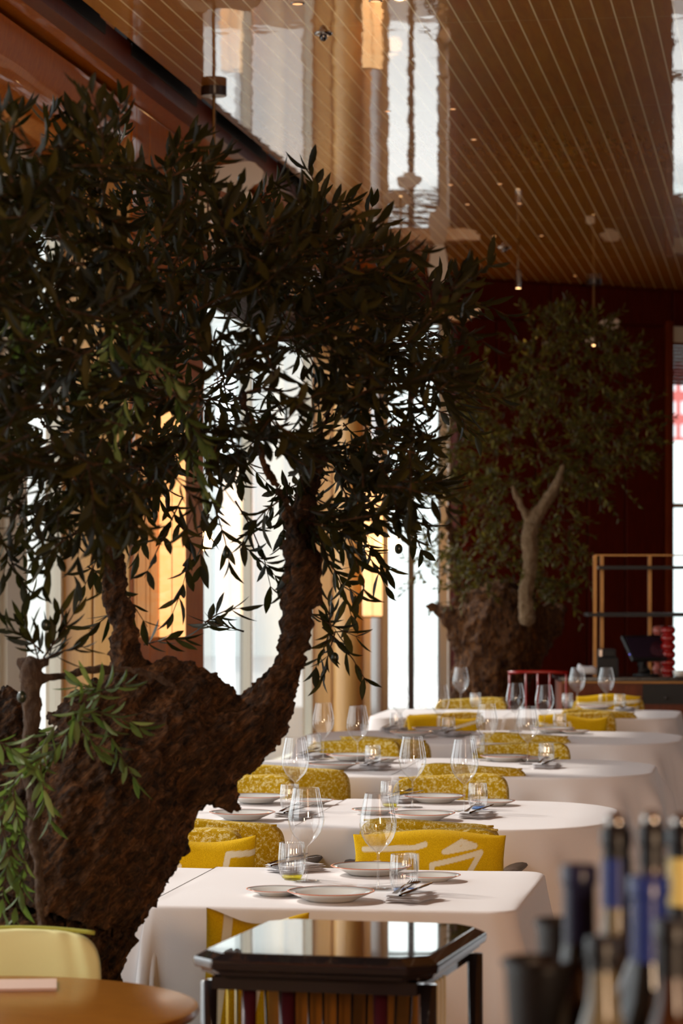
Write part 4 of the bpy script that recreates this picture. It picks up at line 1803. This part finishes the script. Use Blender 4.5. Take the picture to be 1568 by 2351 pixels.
# thinner outer fringe
fringe = explicit_twigs([
    (740, 470, 705, 380, 0.3), (760, 500, 800, 440, 0.3), (1000, 660, 1060, 600, 0.5), (1020, 700, 1100, 700, 0.5), (990, 700, 960, 600, 0.5), (480, 420, 500, 350, 0.1), (180, 320, 175, 255, -0.5), (260, 310, 265, 200, -0.6), (110, 300, 120, 250, -0.5),
    (600, 460, 640, 400, 0.2), (860, 620, 905, 560, 0.4), (380, 370, 440, 300, -0.2), (30, 300, 40, 240, -0.6),
    (480, 1130, 520, 1290, 0.4), (540, 1150, 610, 1330, 0.5), (480, 1180, 470, 1300, 0.3), (540, 1240, 640, 1290, 0.5), (470, 1430, 560, 1390, 0.45), (560, 1450, 480, 1400, 0.45),
    (800, 1230, 880, 1340, 0.5), (830, 1240, 895, 1280, 0.5), (760, 1300, 820, 1360, 0.5), (740, 1270, 800, 1390, 0.5), (700, 1400, 830, 1440, 0.4), (740, 1440, 840, 1530, 0.4), (770, 1450, 740, 1550, 0.4), (760, 1440, 715, 1510, 0.4), (760, 1450, 760, 1370, 0.4),
    (900, 1130, 960, 1250, 0.5), (920, 1120, 990, 1200, 0.5), (880, 1100, 1000, 1120, 0.5),
    (60, 1180, 20, 1330, -0.4), (0, 1230, 60, 1330, -0.4), (100, 1150, 60, 1260, -0.3), (10, 1140, 110, 1230, -0.4),
    (90, 1520, 40, 1380, -0.45), (100, 1510, 180, 1350, -0.45), (90, 1520, 200, 1490, -0.45), (100, 1500, 10, 1420, -0.45), (110, 1520, 130, 1400, -0.45), (200, 1300, 330, 1400, 0.1), (300, 1370, 200, 1440, 0.1), (330, 1480, 430, 1460, 0.2),
    (300, 1200, 200, 1330, 0.0), (420, 1140, 330, 1300, 0.0), (380, 1150, 440, 1240, 0.1), (440, 1260, 380, 1380, 0.2),
    (700, 1230, 640, 1330, 0.0), (640, 1150, 560, 1230, 0.1), (720, 1180, 800, 1240, 0.3),
], D1)
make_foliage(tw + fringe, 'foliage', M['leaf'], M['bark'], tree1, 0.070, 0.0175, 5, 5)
low = explicit_twigs([
    (150, 1640, 300, 1560, -0.42), (170, 1640, 330, 1640, -0.42), (160, 1620, 250, 1720, -0.42), (200, 1600, 110, 1700, -0.42), (230, 1640, 320, 1740, -0.42), (130, 1660, 90, 1750, -0.42), (250, 1580, 180, 1560, -0.42),
    (110, 1730, 10, 1820, -0.45), (30, 1790, 60, 1900, -0.45), (20, 1800, -20, 1960, -0.45), (0, 1870, 50, 1980, -0.45), (30, 1930, 10, 2060, -0.45), (60, 1960, 30, 2100, -0.45), (90, 1740, 120, 1860, -0.42), (-10, 1700, 60, 1720, -0.45),
    (280, 720, 300, 900, -0.9), (260, 760, 200, 860, -0.9), (270, 700, 350, 800, -0.9), (300, 800, 400, 860, -0.9), (290, 900, 240, 1010, -0.9), (30, 700, 60, 850, -0.9), (10, 800, 80, 760, -0.9), (400, 900, 480, 1000, -0.9), (420, 1000, 480, 1100, -0.8),
], D1)
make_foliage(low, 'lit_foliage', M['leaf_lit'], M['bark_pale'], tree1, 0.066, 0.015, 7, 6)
mb = MB()
for (px, py, dd) in [(915, 1260, 0.5), (768, 1510, 0.4), (502, 1425, 0.45), (105, 1435, -0.45), (240, 1110, 0.2), (32, 1262, -0.3), (520, 1270, 0.4), (660, 570, 0.4), (770, 560, 0.4), (555, 410, 0.2), (50, 1600, -0.4)]:
    s_ = superell(0.011, 0.011, 0.014, 1, 1, 14, 10)
    q = W(px, py, D1 + dd) - tree1.location
    s_.v = [tuple(Vector(v) + q) for v in s_.v]
    mb.add(s_.v, s_.f)
mb.build('olives', M['olive'], tree1)['kind'] = 'stuff'
# its planter, below the frame
pl_ = thing('planter', 'low dark round planter holding the huge olive tree', 'planter', (base1.x, base1.y, 0))
mb = MB()
mb.lathe([(0.26, 0.0), (0.30, 0.03), (0.33, 0.30), (0.32, 0.32), (0.30, 0.31), (0.29, 0.26), (0, 0.26)], 48, caps=False)
mb.build('pot', M['planter'], pl_)
mb = MB()
mb.lathe([(0.0, 0.285), (0.29, 0.27)], 32, caps=False)
mb.build('soil', M['soil'], pl_)

# ---- the far olive
D2 = 20.6
base2 = W(1135, 1640, D2)
tree2 = thing('olive_tree', 'far olive tree with pale forked stem before the dark red wall', 'tree', (base2.x, base2.y, 0), 0, 'potted olive trees')
tb = [
    [(1135, 1830, 90, 0), (1130, 1700, 90, 0), (1125, 1600, 88, 0), (1135, 1530, 95, 0), (1150, 1470, 108, 0), (1150, 1430, 105, 0)],
    [(1110, 1500, 70, 0), (1070, 1450, 48, 0), (1035, 1415, 30, 0), (1000, 1398, 15, 0), (978, 1392, 8, 0)],
    [(1180, 1500, 70, 0), (1225, 1450, 62, 0), (1262, 1420, 42, 0), (1285, 1398, 20, 0)],
    [(1060, 1460, 26, 0), (1048, 1400, 12, 0), (1046, 1300, 9, 0), (1028, 1190, 8, 0), (1040, 1080, 6, 0), (1060, 960, 5, 0)],
    [(1060, 1430, 14, 0), (1060, 1330, 8, 0), (1052, 1230, 7, 0), (1062, 1130, 5, 0)],
]
trunk_mesh(tb, D2, 'trunk', M['bark_far'], tree2, 0.014, 0.07, 0.16)
st_ = [
    [(1210, 1420, 20, -0.1), (1206, 1370, 17, -0.1), (1217, 1300, 17, -0.1), (1216, 1240, 20, -0.1), (1222, 1200, 19, -0.1), (1245, 1165, 15, -0.1), (1268, 1130, 13, -0.1), (1285, 1095, 11, -0.1), (1292, 1070, 6, -0.1)],
    [(1220, 1205, 13, -0.1), (1202, 1172, 10, -0.1), (1186, 1138, 8, -0.1), (1178, 1118, 5, -0.1)],
]
trunk_mesh([[(a, b, c, -0.72) for a, b, c, d in ch] for ch in st_], D2, 'pale_stem', M['bark_stem'], tree2, 0.008, 0.02, 0.08)
crown2 = [(1225, 740), (1290, 715), (1370, 735), (1440, 780), (1460, 850), (1485, 930), (1510, 1010), (1470, 1090), (1390, 1130), (1330, 1130), (1290, 1170), (1330, 1230), (1355, 1290), (1320, 1360), (1240, 1385),
          (1180, 1360), (1160, 1280), (1120, 1350), (1070, 1385), (1000, 1390), (950, 1330), (945, 1240), (975, 1150), (1010, 1060), (1045, 960), (1060, 850), (1110, 850), (1150, 880), (1190, 850), (1200, 790)]


def acc2(x, y):
    a = 1.0
    if x < 1050 and y > 1100:
        a = 0.38
    for (hx, hy, hr, k) in [(1235, 1150, 45, 0.15), (1215, 1260, 26, 0.3), (1190, 860, 30, 0.4), (1150, 1420, 40, 0.2), (1330, 860, 26, 0.5), (1046, 1220, 16, 0.3), (1200, 1020, 24, 0.5)]:
        if (x - hx) ** 2 + (y - hy) ** 2 < hr * hr:
            a *= k
    return a


tw2 = poly_twigs(crown2, 820, 19.9, 21.5, 0.19, 9, center=(1230, 1040), accept=acc2)
make_foliage(tw2, 'foliage', M['leaf_far'], M['bark'], tree2, 0.062, 0.019, 5, 15, 0.002)
pl2 = thing('planter', 'low dark round planter holding the far olive tree', 'planter', (base2.x, base2.y, 0))
mb = MB()
mb.lathe([(0.30, 0.0), (0.36, 0.03), (0.40, 0.34), (0.39, 0.36), (0.37, 0.35), (0.36, 0.30), (0, 0.30)], 48, caps=False)
mb.build('pot', M['planter'], pl2)

# ================================================================== BACK COUNTER
DCN = 19.6
RC = Matrix.Translation(cam2room(0, DCN, 0)) @ Matrix.Rotation(TH, 4, 'Z')
ct = thing('service_counter', 'dark topped wooden service counter at the far right', 'counter', cam2room((1450 - 784) * DCN / F, DCN, 0), TH)
cxw = (1450 - 784) * DCN / F
cw = lambda px: (px - 784) * DCN / F - cxw
mb = MB()
mb.box(cw(1290), cw(1900), 0.0, 0.6, 0.05, 0.875)
mb.build('cabinet', M['mahogany_trim'], ct, smooth=False)
mb = MB()
mb.box(cw(1282), cw(1910), -0.03, 0.62, 0.875, 0.905)
bevel(mb.build('worktop', M['counter'], ct, smooth=False), 0.004, 2)
mb = MB()
mb.box(cw(1290), cw(1910), -0.025, 0.0, 0.862, 0.874)
mb.build('brass_edge', M['brass'], ct, smooth=False)
for a, b in ((1475, 1640),):
    mb = MB()
    mb.box(cw(a), cw(b), -0.02, 0.0, 0.72, 0.855)
    dr = mb.build('drawer', M['black'], ct, smooth=False)
    mb = MB()
    mb.tube([(cw(1528), -0.045, 0.762), (cw(1528), -0.02, 0.762)], 0.011, 14)
    mb.build('knob', M['dark_wood'], dr)
for a, b in ((1300, 1380), (1384, 1462)):
    mb = MB()
    mb.box(cw(a), cw(b), -0.012, 0.0, 0.10, 0.85)
    mb.build('door', M['mahogany_trim'], ct, smooth=False)

ZCN = 0.905
sh = thing('shelving_frame', 'brass shelf frame with two black shelves standing on the counter', 'shelf', cam2room((1450 - 784) * DCN / F, DCN, ZCN), TH)
zr = lambda py: EYE - (py - HOR) * DCN / F - ZCN
for k, (px, dy) in enumerate([(1367, 0.05), (1393, 0.38), (1505, 0.38), (1640, 0.05)]):
    mb = MB()
    hw = 0.012
    x = cw(px)
    mb.box(x - hw, x + hw, dy - hw, dy + hw, 0.0, zr(1275))
    mb.build('post', M['brass'], sh, smooth=False)
mb = MB()
mb.box(cw(1367), cw(1640), 0.04, 0.06, zr(1276), zr(1273))
mb.box(cw(1393), cw(1640), 0.37, 0.39, zr(1276), zr(1273))
mb.build('top_rail', M['brass'], sh, smooth=False)
for (py, px0) in ((1303, 1376), (1412, 1352)):
    mb = MB()
    mb.box(cw(px0), cw(1640), 0.03, 0.41, zr(py + 4), zr(py - 4))
    mb.build('shelf', M['black'], sh, smooth=False)


def on_counter(px, dy=0.2):
    d = DCN + dy
    return cam2room((px - 784) * d / F, d, ZCN)


# till screen
ti = thing('till', 'tilted touch screen till on the far counter', 'till', on_counter(1483, 0.12), TH + 0.45)
mb = MB()
Rm = Matrix.Translation((0, 0, 0.19)) @ Matrix.Rotation(radians(-42), 4, 'X')
mb.box(-0.155, 0.155, -0.014, 0.014, -0.11, 0.11, mat=Rm)
bevel(mb.build('housing', M['black'], ti, smooth=False), 0.005, 2)
mb = MB()
mb.box(-0.140, 0.140, -0.0165, -0.0135, -0.095, 0.095, mat=Rm)
mb.build('screen', M['screen'], ti, smooth=False)
mb = MB()
mb.tube([(0, 0.03, 0.17), (0, 0.06, 0.08), (0, 0.02, 0.02)], [0.03, 0.03, 0.05], 12)
mb.lathe([(0.09, 0.0), (0.09, 0.015), (0, 0.02)], 24)
mb.build('stand', M['black'], ti)
mb = MB()
mb.lathe([(0, 0.0), (0.007, 0.0), (0.007, 0.004)], 10, c=(-0.152, -0.04, 0.15))
mb.build('indicator', M['blue_led'], ti)
# printer
pr = thing('receipt_printer', 'black box printer behind the brass post on the counter', 'printer', on_counter(1392, 0.2), TH)
mb = MB()
mb.box(-0.075, 0.075, -0.08, 0.08, 0.0, 0.13)
mb.box(-0.055, 0.06, -0.06, 0.08, 0.13, 0.185)
bevel(mb.build('body', M['black'], pr, smooth=False), 0.008, 2)
mb = MB()
mb.box(-0.055, -0.035, -0.07, -0.062, 0.135, 0.18)
mb.build('button_strip', M['dark_steel'], pr, smooth=False)
# white paper wad
mb = superell(0.07, 0.05, 0.028, 0.5, 0.6, 24, 14)
mb.v = [(x, y, z + 0.03 + 0.018 * (x < 0) * (-x / 0.07) + 0.01 * sin(40 * x)) for x, y, z in mb.v]
o = mb.build('folded_cloth', M['paper'])
o.location = on_counter(1345, -0.0) + Vector((0, 0, 0.002))
o.rotation_euler = (0, radians(14), TH)
o.location.z += 0.012
tag(o, 'crumpled white cloth lying at the left end of the far counter', 'cloth')


def bobbin(px, dy, n, r, h, mat, label, sq=1.0):
    t = MB()
    prof = [(r * 0.8, 0.0), (r * 0.8, 0.008)]
    for i in range(n):
        z0 = 0.008 + h * i / n
        for k in range(1, 8):
            a = pi * k / 8
            prof.append((r * (0.5 + 0.5 * sin(a)), z0 + h / n * (1 - cos(a)) / 2))
    prof.append((0.0, 0.008 + h))
    t.lathe(prof, 28, caps=False)
    o = t.build('candle_holder', mat)
    o.location = on_counter(px, dy)
    tag(o, label, 'candle holder', 'turned bobbin ornaments')


bobbin(1534, 0.15, 6, 0.052, 0.335, M['red'], 'deep red turned bobbin ornament at the far right of the counter')
bobbin(1513, 0.32, 5, 0.045, 0.335, M['pink'], 'salmon pink bobbin ornament left of the red one')
mb = MB()
mb.lathe([(0.0, 0), (0.035, 0), (0.05, 0.02), (0.052, 0.04), (0.045, 0.042), (0, 0.03)], 28, caps=False)
o = mb.build('bowl', M['porcelain'])
o.location = on_counter(1562, 0.0)
tag(o, 'small white bowl at the right edge of the counter', 'bowl')

# red chair at the counter
rc = thing('red_chair', 'dark chair with a red lacquered top rail and red spindles', 'chair', cam2room((1235 - 784) * 19.25 / F, 19.25, 0), TH)
mb = MB()
mb.tube([(-0.20, 0, 0.945), (-0.1, -0.012, 0.95), (0.1, -0.012, 0.95), (0.20, 0, 0.945)], 0.011, 10)
mb.build('top_rail', M['red'], rc)
for x in (-0.19, -0.08, 0.0, 0.08, 0.19):
    mb = MB()
    mb.tube([(x, 0, 0.94), (x, -0.01, 0.48)], 0.007, 8)
    mb.build('spindle', M['red'], rc)
mb = MB()
mb.box(-0.21, 0.21, -0.42, 0.0, 0.44, 0.48)
bevel(mb.build('seat', M['black'], rc, smooth=False), 0.01, 2)
for sx in (-1, 1):
    for y in (-0.40, -0.02):
        mb = MB()
        mb.tube([(sx * 0.19, y, 0.44), (sx * 0.21, y, 0.0)], [0.016, 0.011], 8)
        mb.build('leg', M['black'], rc)

# ================================================================== BLACK SERVICE TROLLEY
tz = 0.88
ptop = [TZ(632, 2106, tz), TZ(1075, 2126, tz), TZ(1000, 2196, tz), TZ(456, 2188, tz)]
ctr = sum(ptop, Vector((0, 0, 0))) / 4
tr = thing('service_trolley', 'black lacquered service trolley with a mirror dark top', 'trolley', (ctr.x, ctr.y, 0), radians(-5.0))
hw, hd = 0.245, 0.30


def oct_ring(hw, hd, c, z):
    return [(-hw + c, -hd, z), (hw - c, -hd, z), (hw, -hd + c, z), (hw, hd - c, z), (hw - c, hd, z), (-hw + c, hd, z), (-hw, hd - c, z), (-hw, -hd + c, z)]


def octs(mb, rings):
    o = len(mb.v)
    for r_ in rings:
        mb.v += r_
    for j in range(len(rings) - 1):
        for i in range(8):
            i2 = (i + 1) % 8
            mb.f.append((o + j * 8 + i, o + j * 8 + i2, o + (j + 1) * 8 + i2, o + (j + 1) * 8 + i))
            mb.m.append(0)
    mb.f.append(tuple(o + i for i in reversed(range(8))))
    mb.m.append(0)
    mb.f.append(tuple(o + (len(rings) - 1) * 8 + i for i in range(8)))
    mb.m.append(0)


mb = MB()
octs(mb, [oct_ring(hw - 0.03, hd - 0.03, 0.05, tz - 0.052), oct_ring(hw - 0.012, hd - 0.012, 0.05, tz - 0.042), oct_ring(hw - 0.012, hd - 0.012, 0.05, tz - 0.036),
          oct_ring(hw - 0.002, hd - 0.002, 0.05, tz - 0.032), oct_ring(hw, hd, 0.05, tz - 0.022), oct_ring(hw, hd, 0.05, tz - 0.014), oct_ring(hw - 0.022, hd - 0.022, 0.045, tz - 0.002)])
bevel(mb.build('moulded_edge', M['tray_black'], tr, smooth=False), 0.003, 2)
mb = MB()
octs(mb, [oct_ring(hw - 0.024, hd - 0.024, 0.045, tz - 0.004), oct_ring(hw - 0.024, hd - 0.024, 0.045, tz)])
mb.build('glass_top', M['tray_top'], tr, smooth=False)
mb = MB()
mb.box(-hw + 0.04, hw - 0.04, -hd + 0.04, hd - 0.04, tz - 0.075, tz - 0.05)
mb.build('apron', M['tray_black'], tr, smooth=False)
for (x, y, mt) in ((-hw + 0.03, -hd + 0.06, 'tray_black'), (hw - 0.03, -hd + 0.1, 'tray_black'), (hw - 0.03, hd - 0.03, 'tray_black'), (-hw + 0.03, hd - 0.03, 'tray_black'),
                   (-hw + 0.10, -hd + 0.10, 'burgundy'), (-hw + 0.17, -hd + 0.13, 'burgundy'), (hw - 0.13, -hd + 0.12, 'burgundy')):
    mb = MB()
    mb.tube([(x, y, tz - 0.06), (x * 1.04, y, 0.0)], [0.017 if mt == 'tray_black' else 0.015, 0.011], 12)
    mb.build('leg', M[mt], tr)
for k in range(11):
    x = -0.14 + 0.03 * k
    mb = MB()
    mb.tube([(x, -hd + 0.2, tz - 0.07), (x * 0.86, -hd + 0.2, 0.25)], 0.0028, 6)
    mb.build('spindle', M['tray_black'], tr)
for k in range(5):
    mb = MB()
    x = hw - 0.045 + 0.006
    y = -hd + 0.16 + 0.035 * k
    mb.tube([(x, y, tz - 0.07), (x, y, 0.25)], 0.003, 6)
    mb.build('cord', M['string'], tr)
for k in range(4):
    mb = MB()
    x = -hw + 0.045 + 0.012 * k
    y = -hd + 0.14 + 0.02 * k
    mb.tube([(x, y, tz - 0.07), (x, y, 0.25)], 0.003, 6)
    mb.build('cord', M['string_yellow'] if k % 2 == 0 else M['string'], tr)
mb = MB()
mb.box(-hw + 0.05, hw - 0.05, -hd + 0.06, hd - 0.05, 0.23, 0.255)
mb.build('lower_shelf', M['tray_black'], tr, smooth=False)
# tan patterned panel seen between the spindles
mb = MB()
mb.box(-0.15, 0.16, -hd + 0.26, -hd + 0.28, 0.26, tz - 0.08)
mb.build('back_panel', M['round_top'], tr, smooth=False)

# ================================================================== ROUND WOODEN TABLE, LIME CHAIR
rt = cam2room((-40 - 784) * 5.77 / F, 5.77, 0)
t = thing('round_table', 'round honey brown wooden table in the bottom left corner', 'table', rt)
mb = MB()
mb.lathe([(0.0, 0.722), (0.40, 0.722), (0.428, 0.728), (0.435, 0.738), (0.432, 0.747), (0.42, 0.75), (0, 0.75)], 96, caps=False)
mb.build('tabletop', M['round_top'], t, auto=30)
mb = MB()
mb.lathe([(0.2, 0.0), (0.2, 0.015), (0.05, 0.04), (0.035, 0.1), (0.035, 0.722)], 40)
mb.build('pedestal', M['dark_wood'], t, auto=40)
mb = MB()
mb.box(-0.10, 0.10, -0.07, 0.07, 0.0, 0.006)
o = mb.build('menu_card', M['card'], smooth=False)
o.location = TZ(20, 2266, 0.75) + Vector((0, 0, 0.0005))
o.rotation_euler = (0, 0, TH + 0.1)
tag(o, 'pale menu card lying on the round wooden table', 'menu')

p = cam2room((40 - 784) * 6.32 / F, 6.32, 0)
lc = thing('lime_chair', 'pale lime upholstered chair behind the round wooden table', 'chair', p, TH)
mb = superell(0.185, 0.03, 0.19, 0.35, 0.35, 60, 30)
mb.v = [(x, y - 0.5 * x * x + 0.08 * z + 0.003 * sin(x * 130 + z * 30), z - 0.35 * x * x) for x, y, z in mb.v]
o = mb.build('backrest', M['lime'], lc)
o.location = (0, 0, 0.645)
mb = MB()
pts = [(-0.17 + 0.34 * i / 20, 0.015 - 0.5 * (-0.17 + 0.34 * i / 20) ** 2, 0.836 - 0.35 * (-0.17 + 0.34 * i / 20) ** 2) for i in range(21)]
mb.tube(pts, 0.005, 8)
mb.build('piping', M['lime_edge'], lc)
mb = superell(0.19, 0.19, 0.05, 0.35, 0.35, 40, 16)
o = mb.build('seat', M['lime'], lc)
o.location = (0, -0.14, 0.43)
for sx in (-1, 1):
    for y in (-0.28, 0.0):
        mb = MB()
        mb.tube([(sx * 0.15, y, 0.40), (sx * 0.17, y, 0.0)], [0.016, 0.01], 10)
        mb.build('leg', M['dark_wood'], lc)

# ================================================================== BOTTLES BOTTOM RIGHT
ZB = 1.08
bc = cam2room((1560 - 784) * 2.55 / F, 2.55, 0)
t = thing('bar_counter', 'dark bar counter just below the blurred bottles', 'counter', bc, TH)
mb = MB()
mb.box(-0.22, 1.4, -0.5, 0.48, ZB - 0.04, ZB)
mb.build('worktop', M['counter'], t, smooth=False)
mb = MB()
mb.box(-0.18, 1.35, -0.45, 0.44, 0, ZB - 0.04)
mb.build('body', M['mahogany'], t, smooth=False)


def bottle(px, D, z_top, label, glass, foil, foil_len, r=0.037, neck=0.0145, shoulder=None, lab=None, cap=None, band=None):
    H = z_top - ZB
    t = thing('wine_bottle', label, 'bottle', cam2room((px - 784) * D / F, D, ZB), TH, 'blurred bottles on the bar')
    hs = H * 0.40 if shoulder is None else shoulder
    mb = MB()
    mb.lathe([(0, 0.004), (r * 0.9, 0.0), (r, 0.006), (r, hs), (r * 0.93, hs + 0.02), (r * 0.65, hs + 0.045), (neck * 1.15, hs + 0.07), (neck, hs + 0.09), (neck * 0.96, H - 0.006)], 40, caps=False)
    mb.build('glass_body', M[glass], t)
    mb = MB()
    mb.lathe([(neck * 1.08, H - foil_len), (neck * 1.05, H - 0.02), (neck * 1.2, H - 0.018), (neck * 1.2, H - 0.003), (neck * 1.05, H), (0, H)], 32, caps=False)
    mb.build('foil', M[foil], t, auto=40)
    if lab:
        mb = MB()
        mb.lathe([(r * 1.008, hs * 0.25), (r * 1.008, hs * 0.85)], 40, caps=False)
        mb.build('label', M[lab], t)
    if band:
        mb = MB()
        mb.lathe([(neck * 1.16, H - 0.078), (neck * 1.16, H - 0.030)], 32, caps=False)
        mb.build('neck_label', M[band], t)
    if cap:
        s_ = superell(neck * 0.9, neck * 0.9, 0.010, 1, 1, 20, 12)
        s_.v = [(x, y, z + H + 0.005) for x, y, z in s_.v]
        s_.build('stopper', M[cap], t)
    return t


zt = lambda py, D: EYE - (py - HOR) * D / F
bottle(1330, 2.75, zt(1985, 2.75), 'blurred dark bottle with navy foil, leftmost of the bottles', 'bottle_dark', 'foil_navy', 0.075)
bottle(1415, 2.85, zt(1900, 2.85), 'blurred pale bottle with a black and blue neck, second from the left', 'bottle_pale', 'foil_black', 0.05, neck=0.013, lab='label_white', cap='steel', band='foil_blue')
bottle(1497, 2.80, zt(1895, 2.80), 'blurred tall dark bottle with silver stopper above the blue foil one', 'bottle_brown', 'foil_black', 0.04, neck=0.012, cap='steel')
bottle(1490, 2.62, zt(2010, 2.62), 'blurred bottle with bright blue foil in the front row', 'bottle_dark', 'foil_blue', 0.085, neck=0.016)
bottle(1568, 2.90, zt(1900, 2.90), 'blurred bottle with yellow neck label at the right edge', 'bottle_dark', 'foil_black', 0.09, neck=0.014, cap='steel', band='foil_yellow')
bottle(1385, 2.55, zt(2150, 2.55), 'blurred short clear bottle in front of the dark one', 'bottle_pale', 'foil_black', 0.03, neck=0.013, lab='label_white', r=0.034)
bottle(1545, 2.50, zt(2110, 2.50), 'blurred brown bottle in the bottom right corner', 'bottle_brown', 'foil_black', 0.05, neck=0.014, lab='label_white')


def bucket(px, D, rim_py, wpx, label):
    z1 = zt(rim_py, D)
    r = wpx / 2 * D / F
    h = z1 - ZB
    t = thing('ice_bucket', label, 'bucket', cam2room((px - 784) * D / F, D, ZB), 0, 'charcoal buckets on the bar')
    mb = MB()
    mb.lathe([(0.0, 0.004), (r * 0.66, 0.0), (r * 0.7, 0.004), (r * 0.97, h - 0.01), (r, h), (r * 0.96, h), (r * 0.93, h - 0.01), (r * 0.64, 0.01), (0, 0.01)], 48, caps=False)
    mb.build('body', M['bucket'], t)
    mb = MB()
    pts = [(r * 1.01 * cos(a), r * 1.01 * sin(a), h - 0.004) for a in np.linspace(0, 2 * pi, 41)]
    mb.tube(pts, 0.0025, 8, caps=False)
    mb.build('rim', M['bucket'], t)


bucket(1243, 2.75, 2200, 175, 'blurred charcoal bucket with wide rim, left of the bottles')
bucket(1290, 3.0, 2110, 120, 'blurred smaller charcoal bucket behind the wide one')
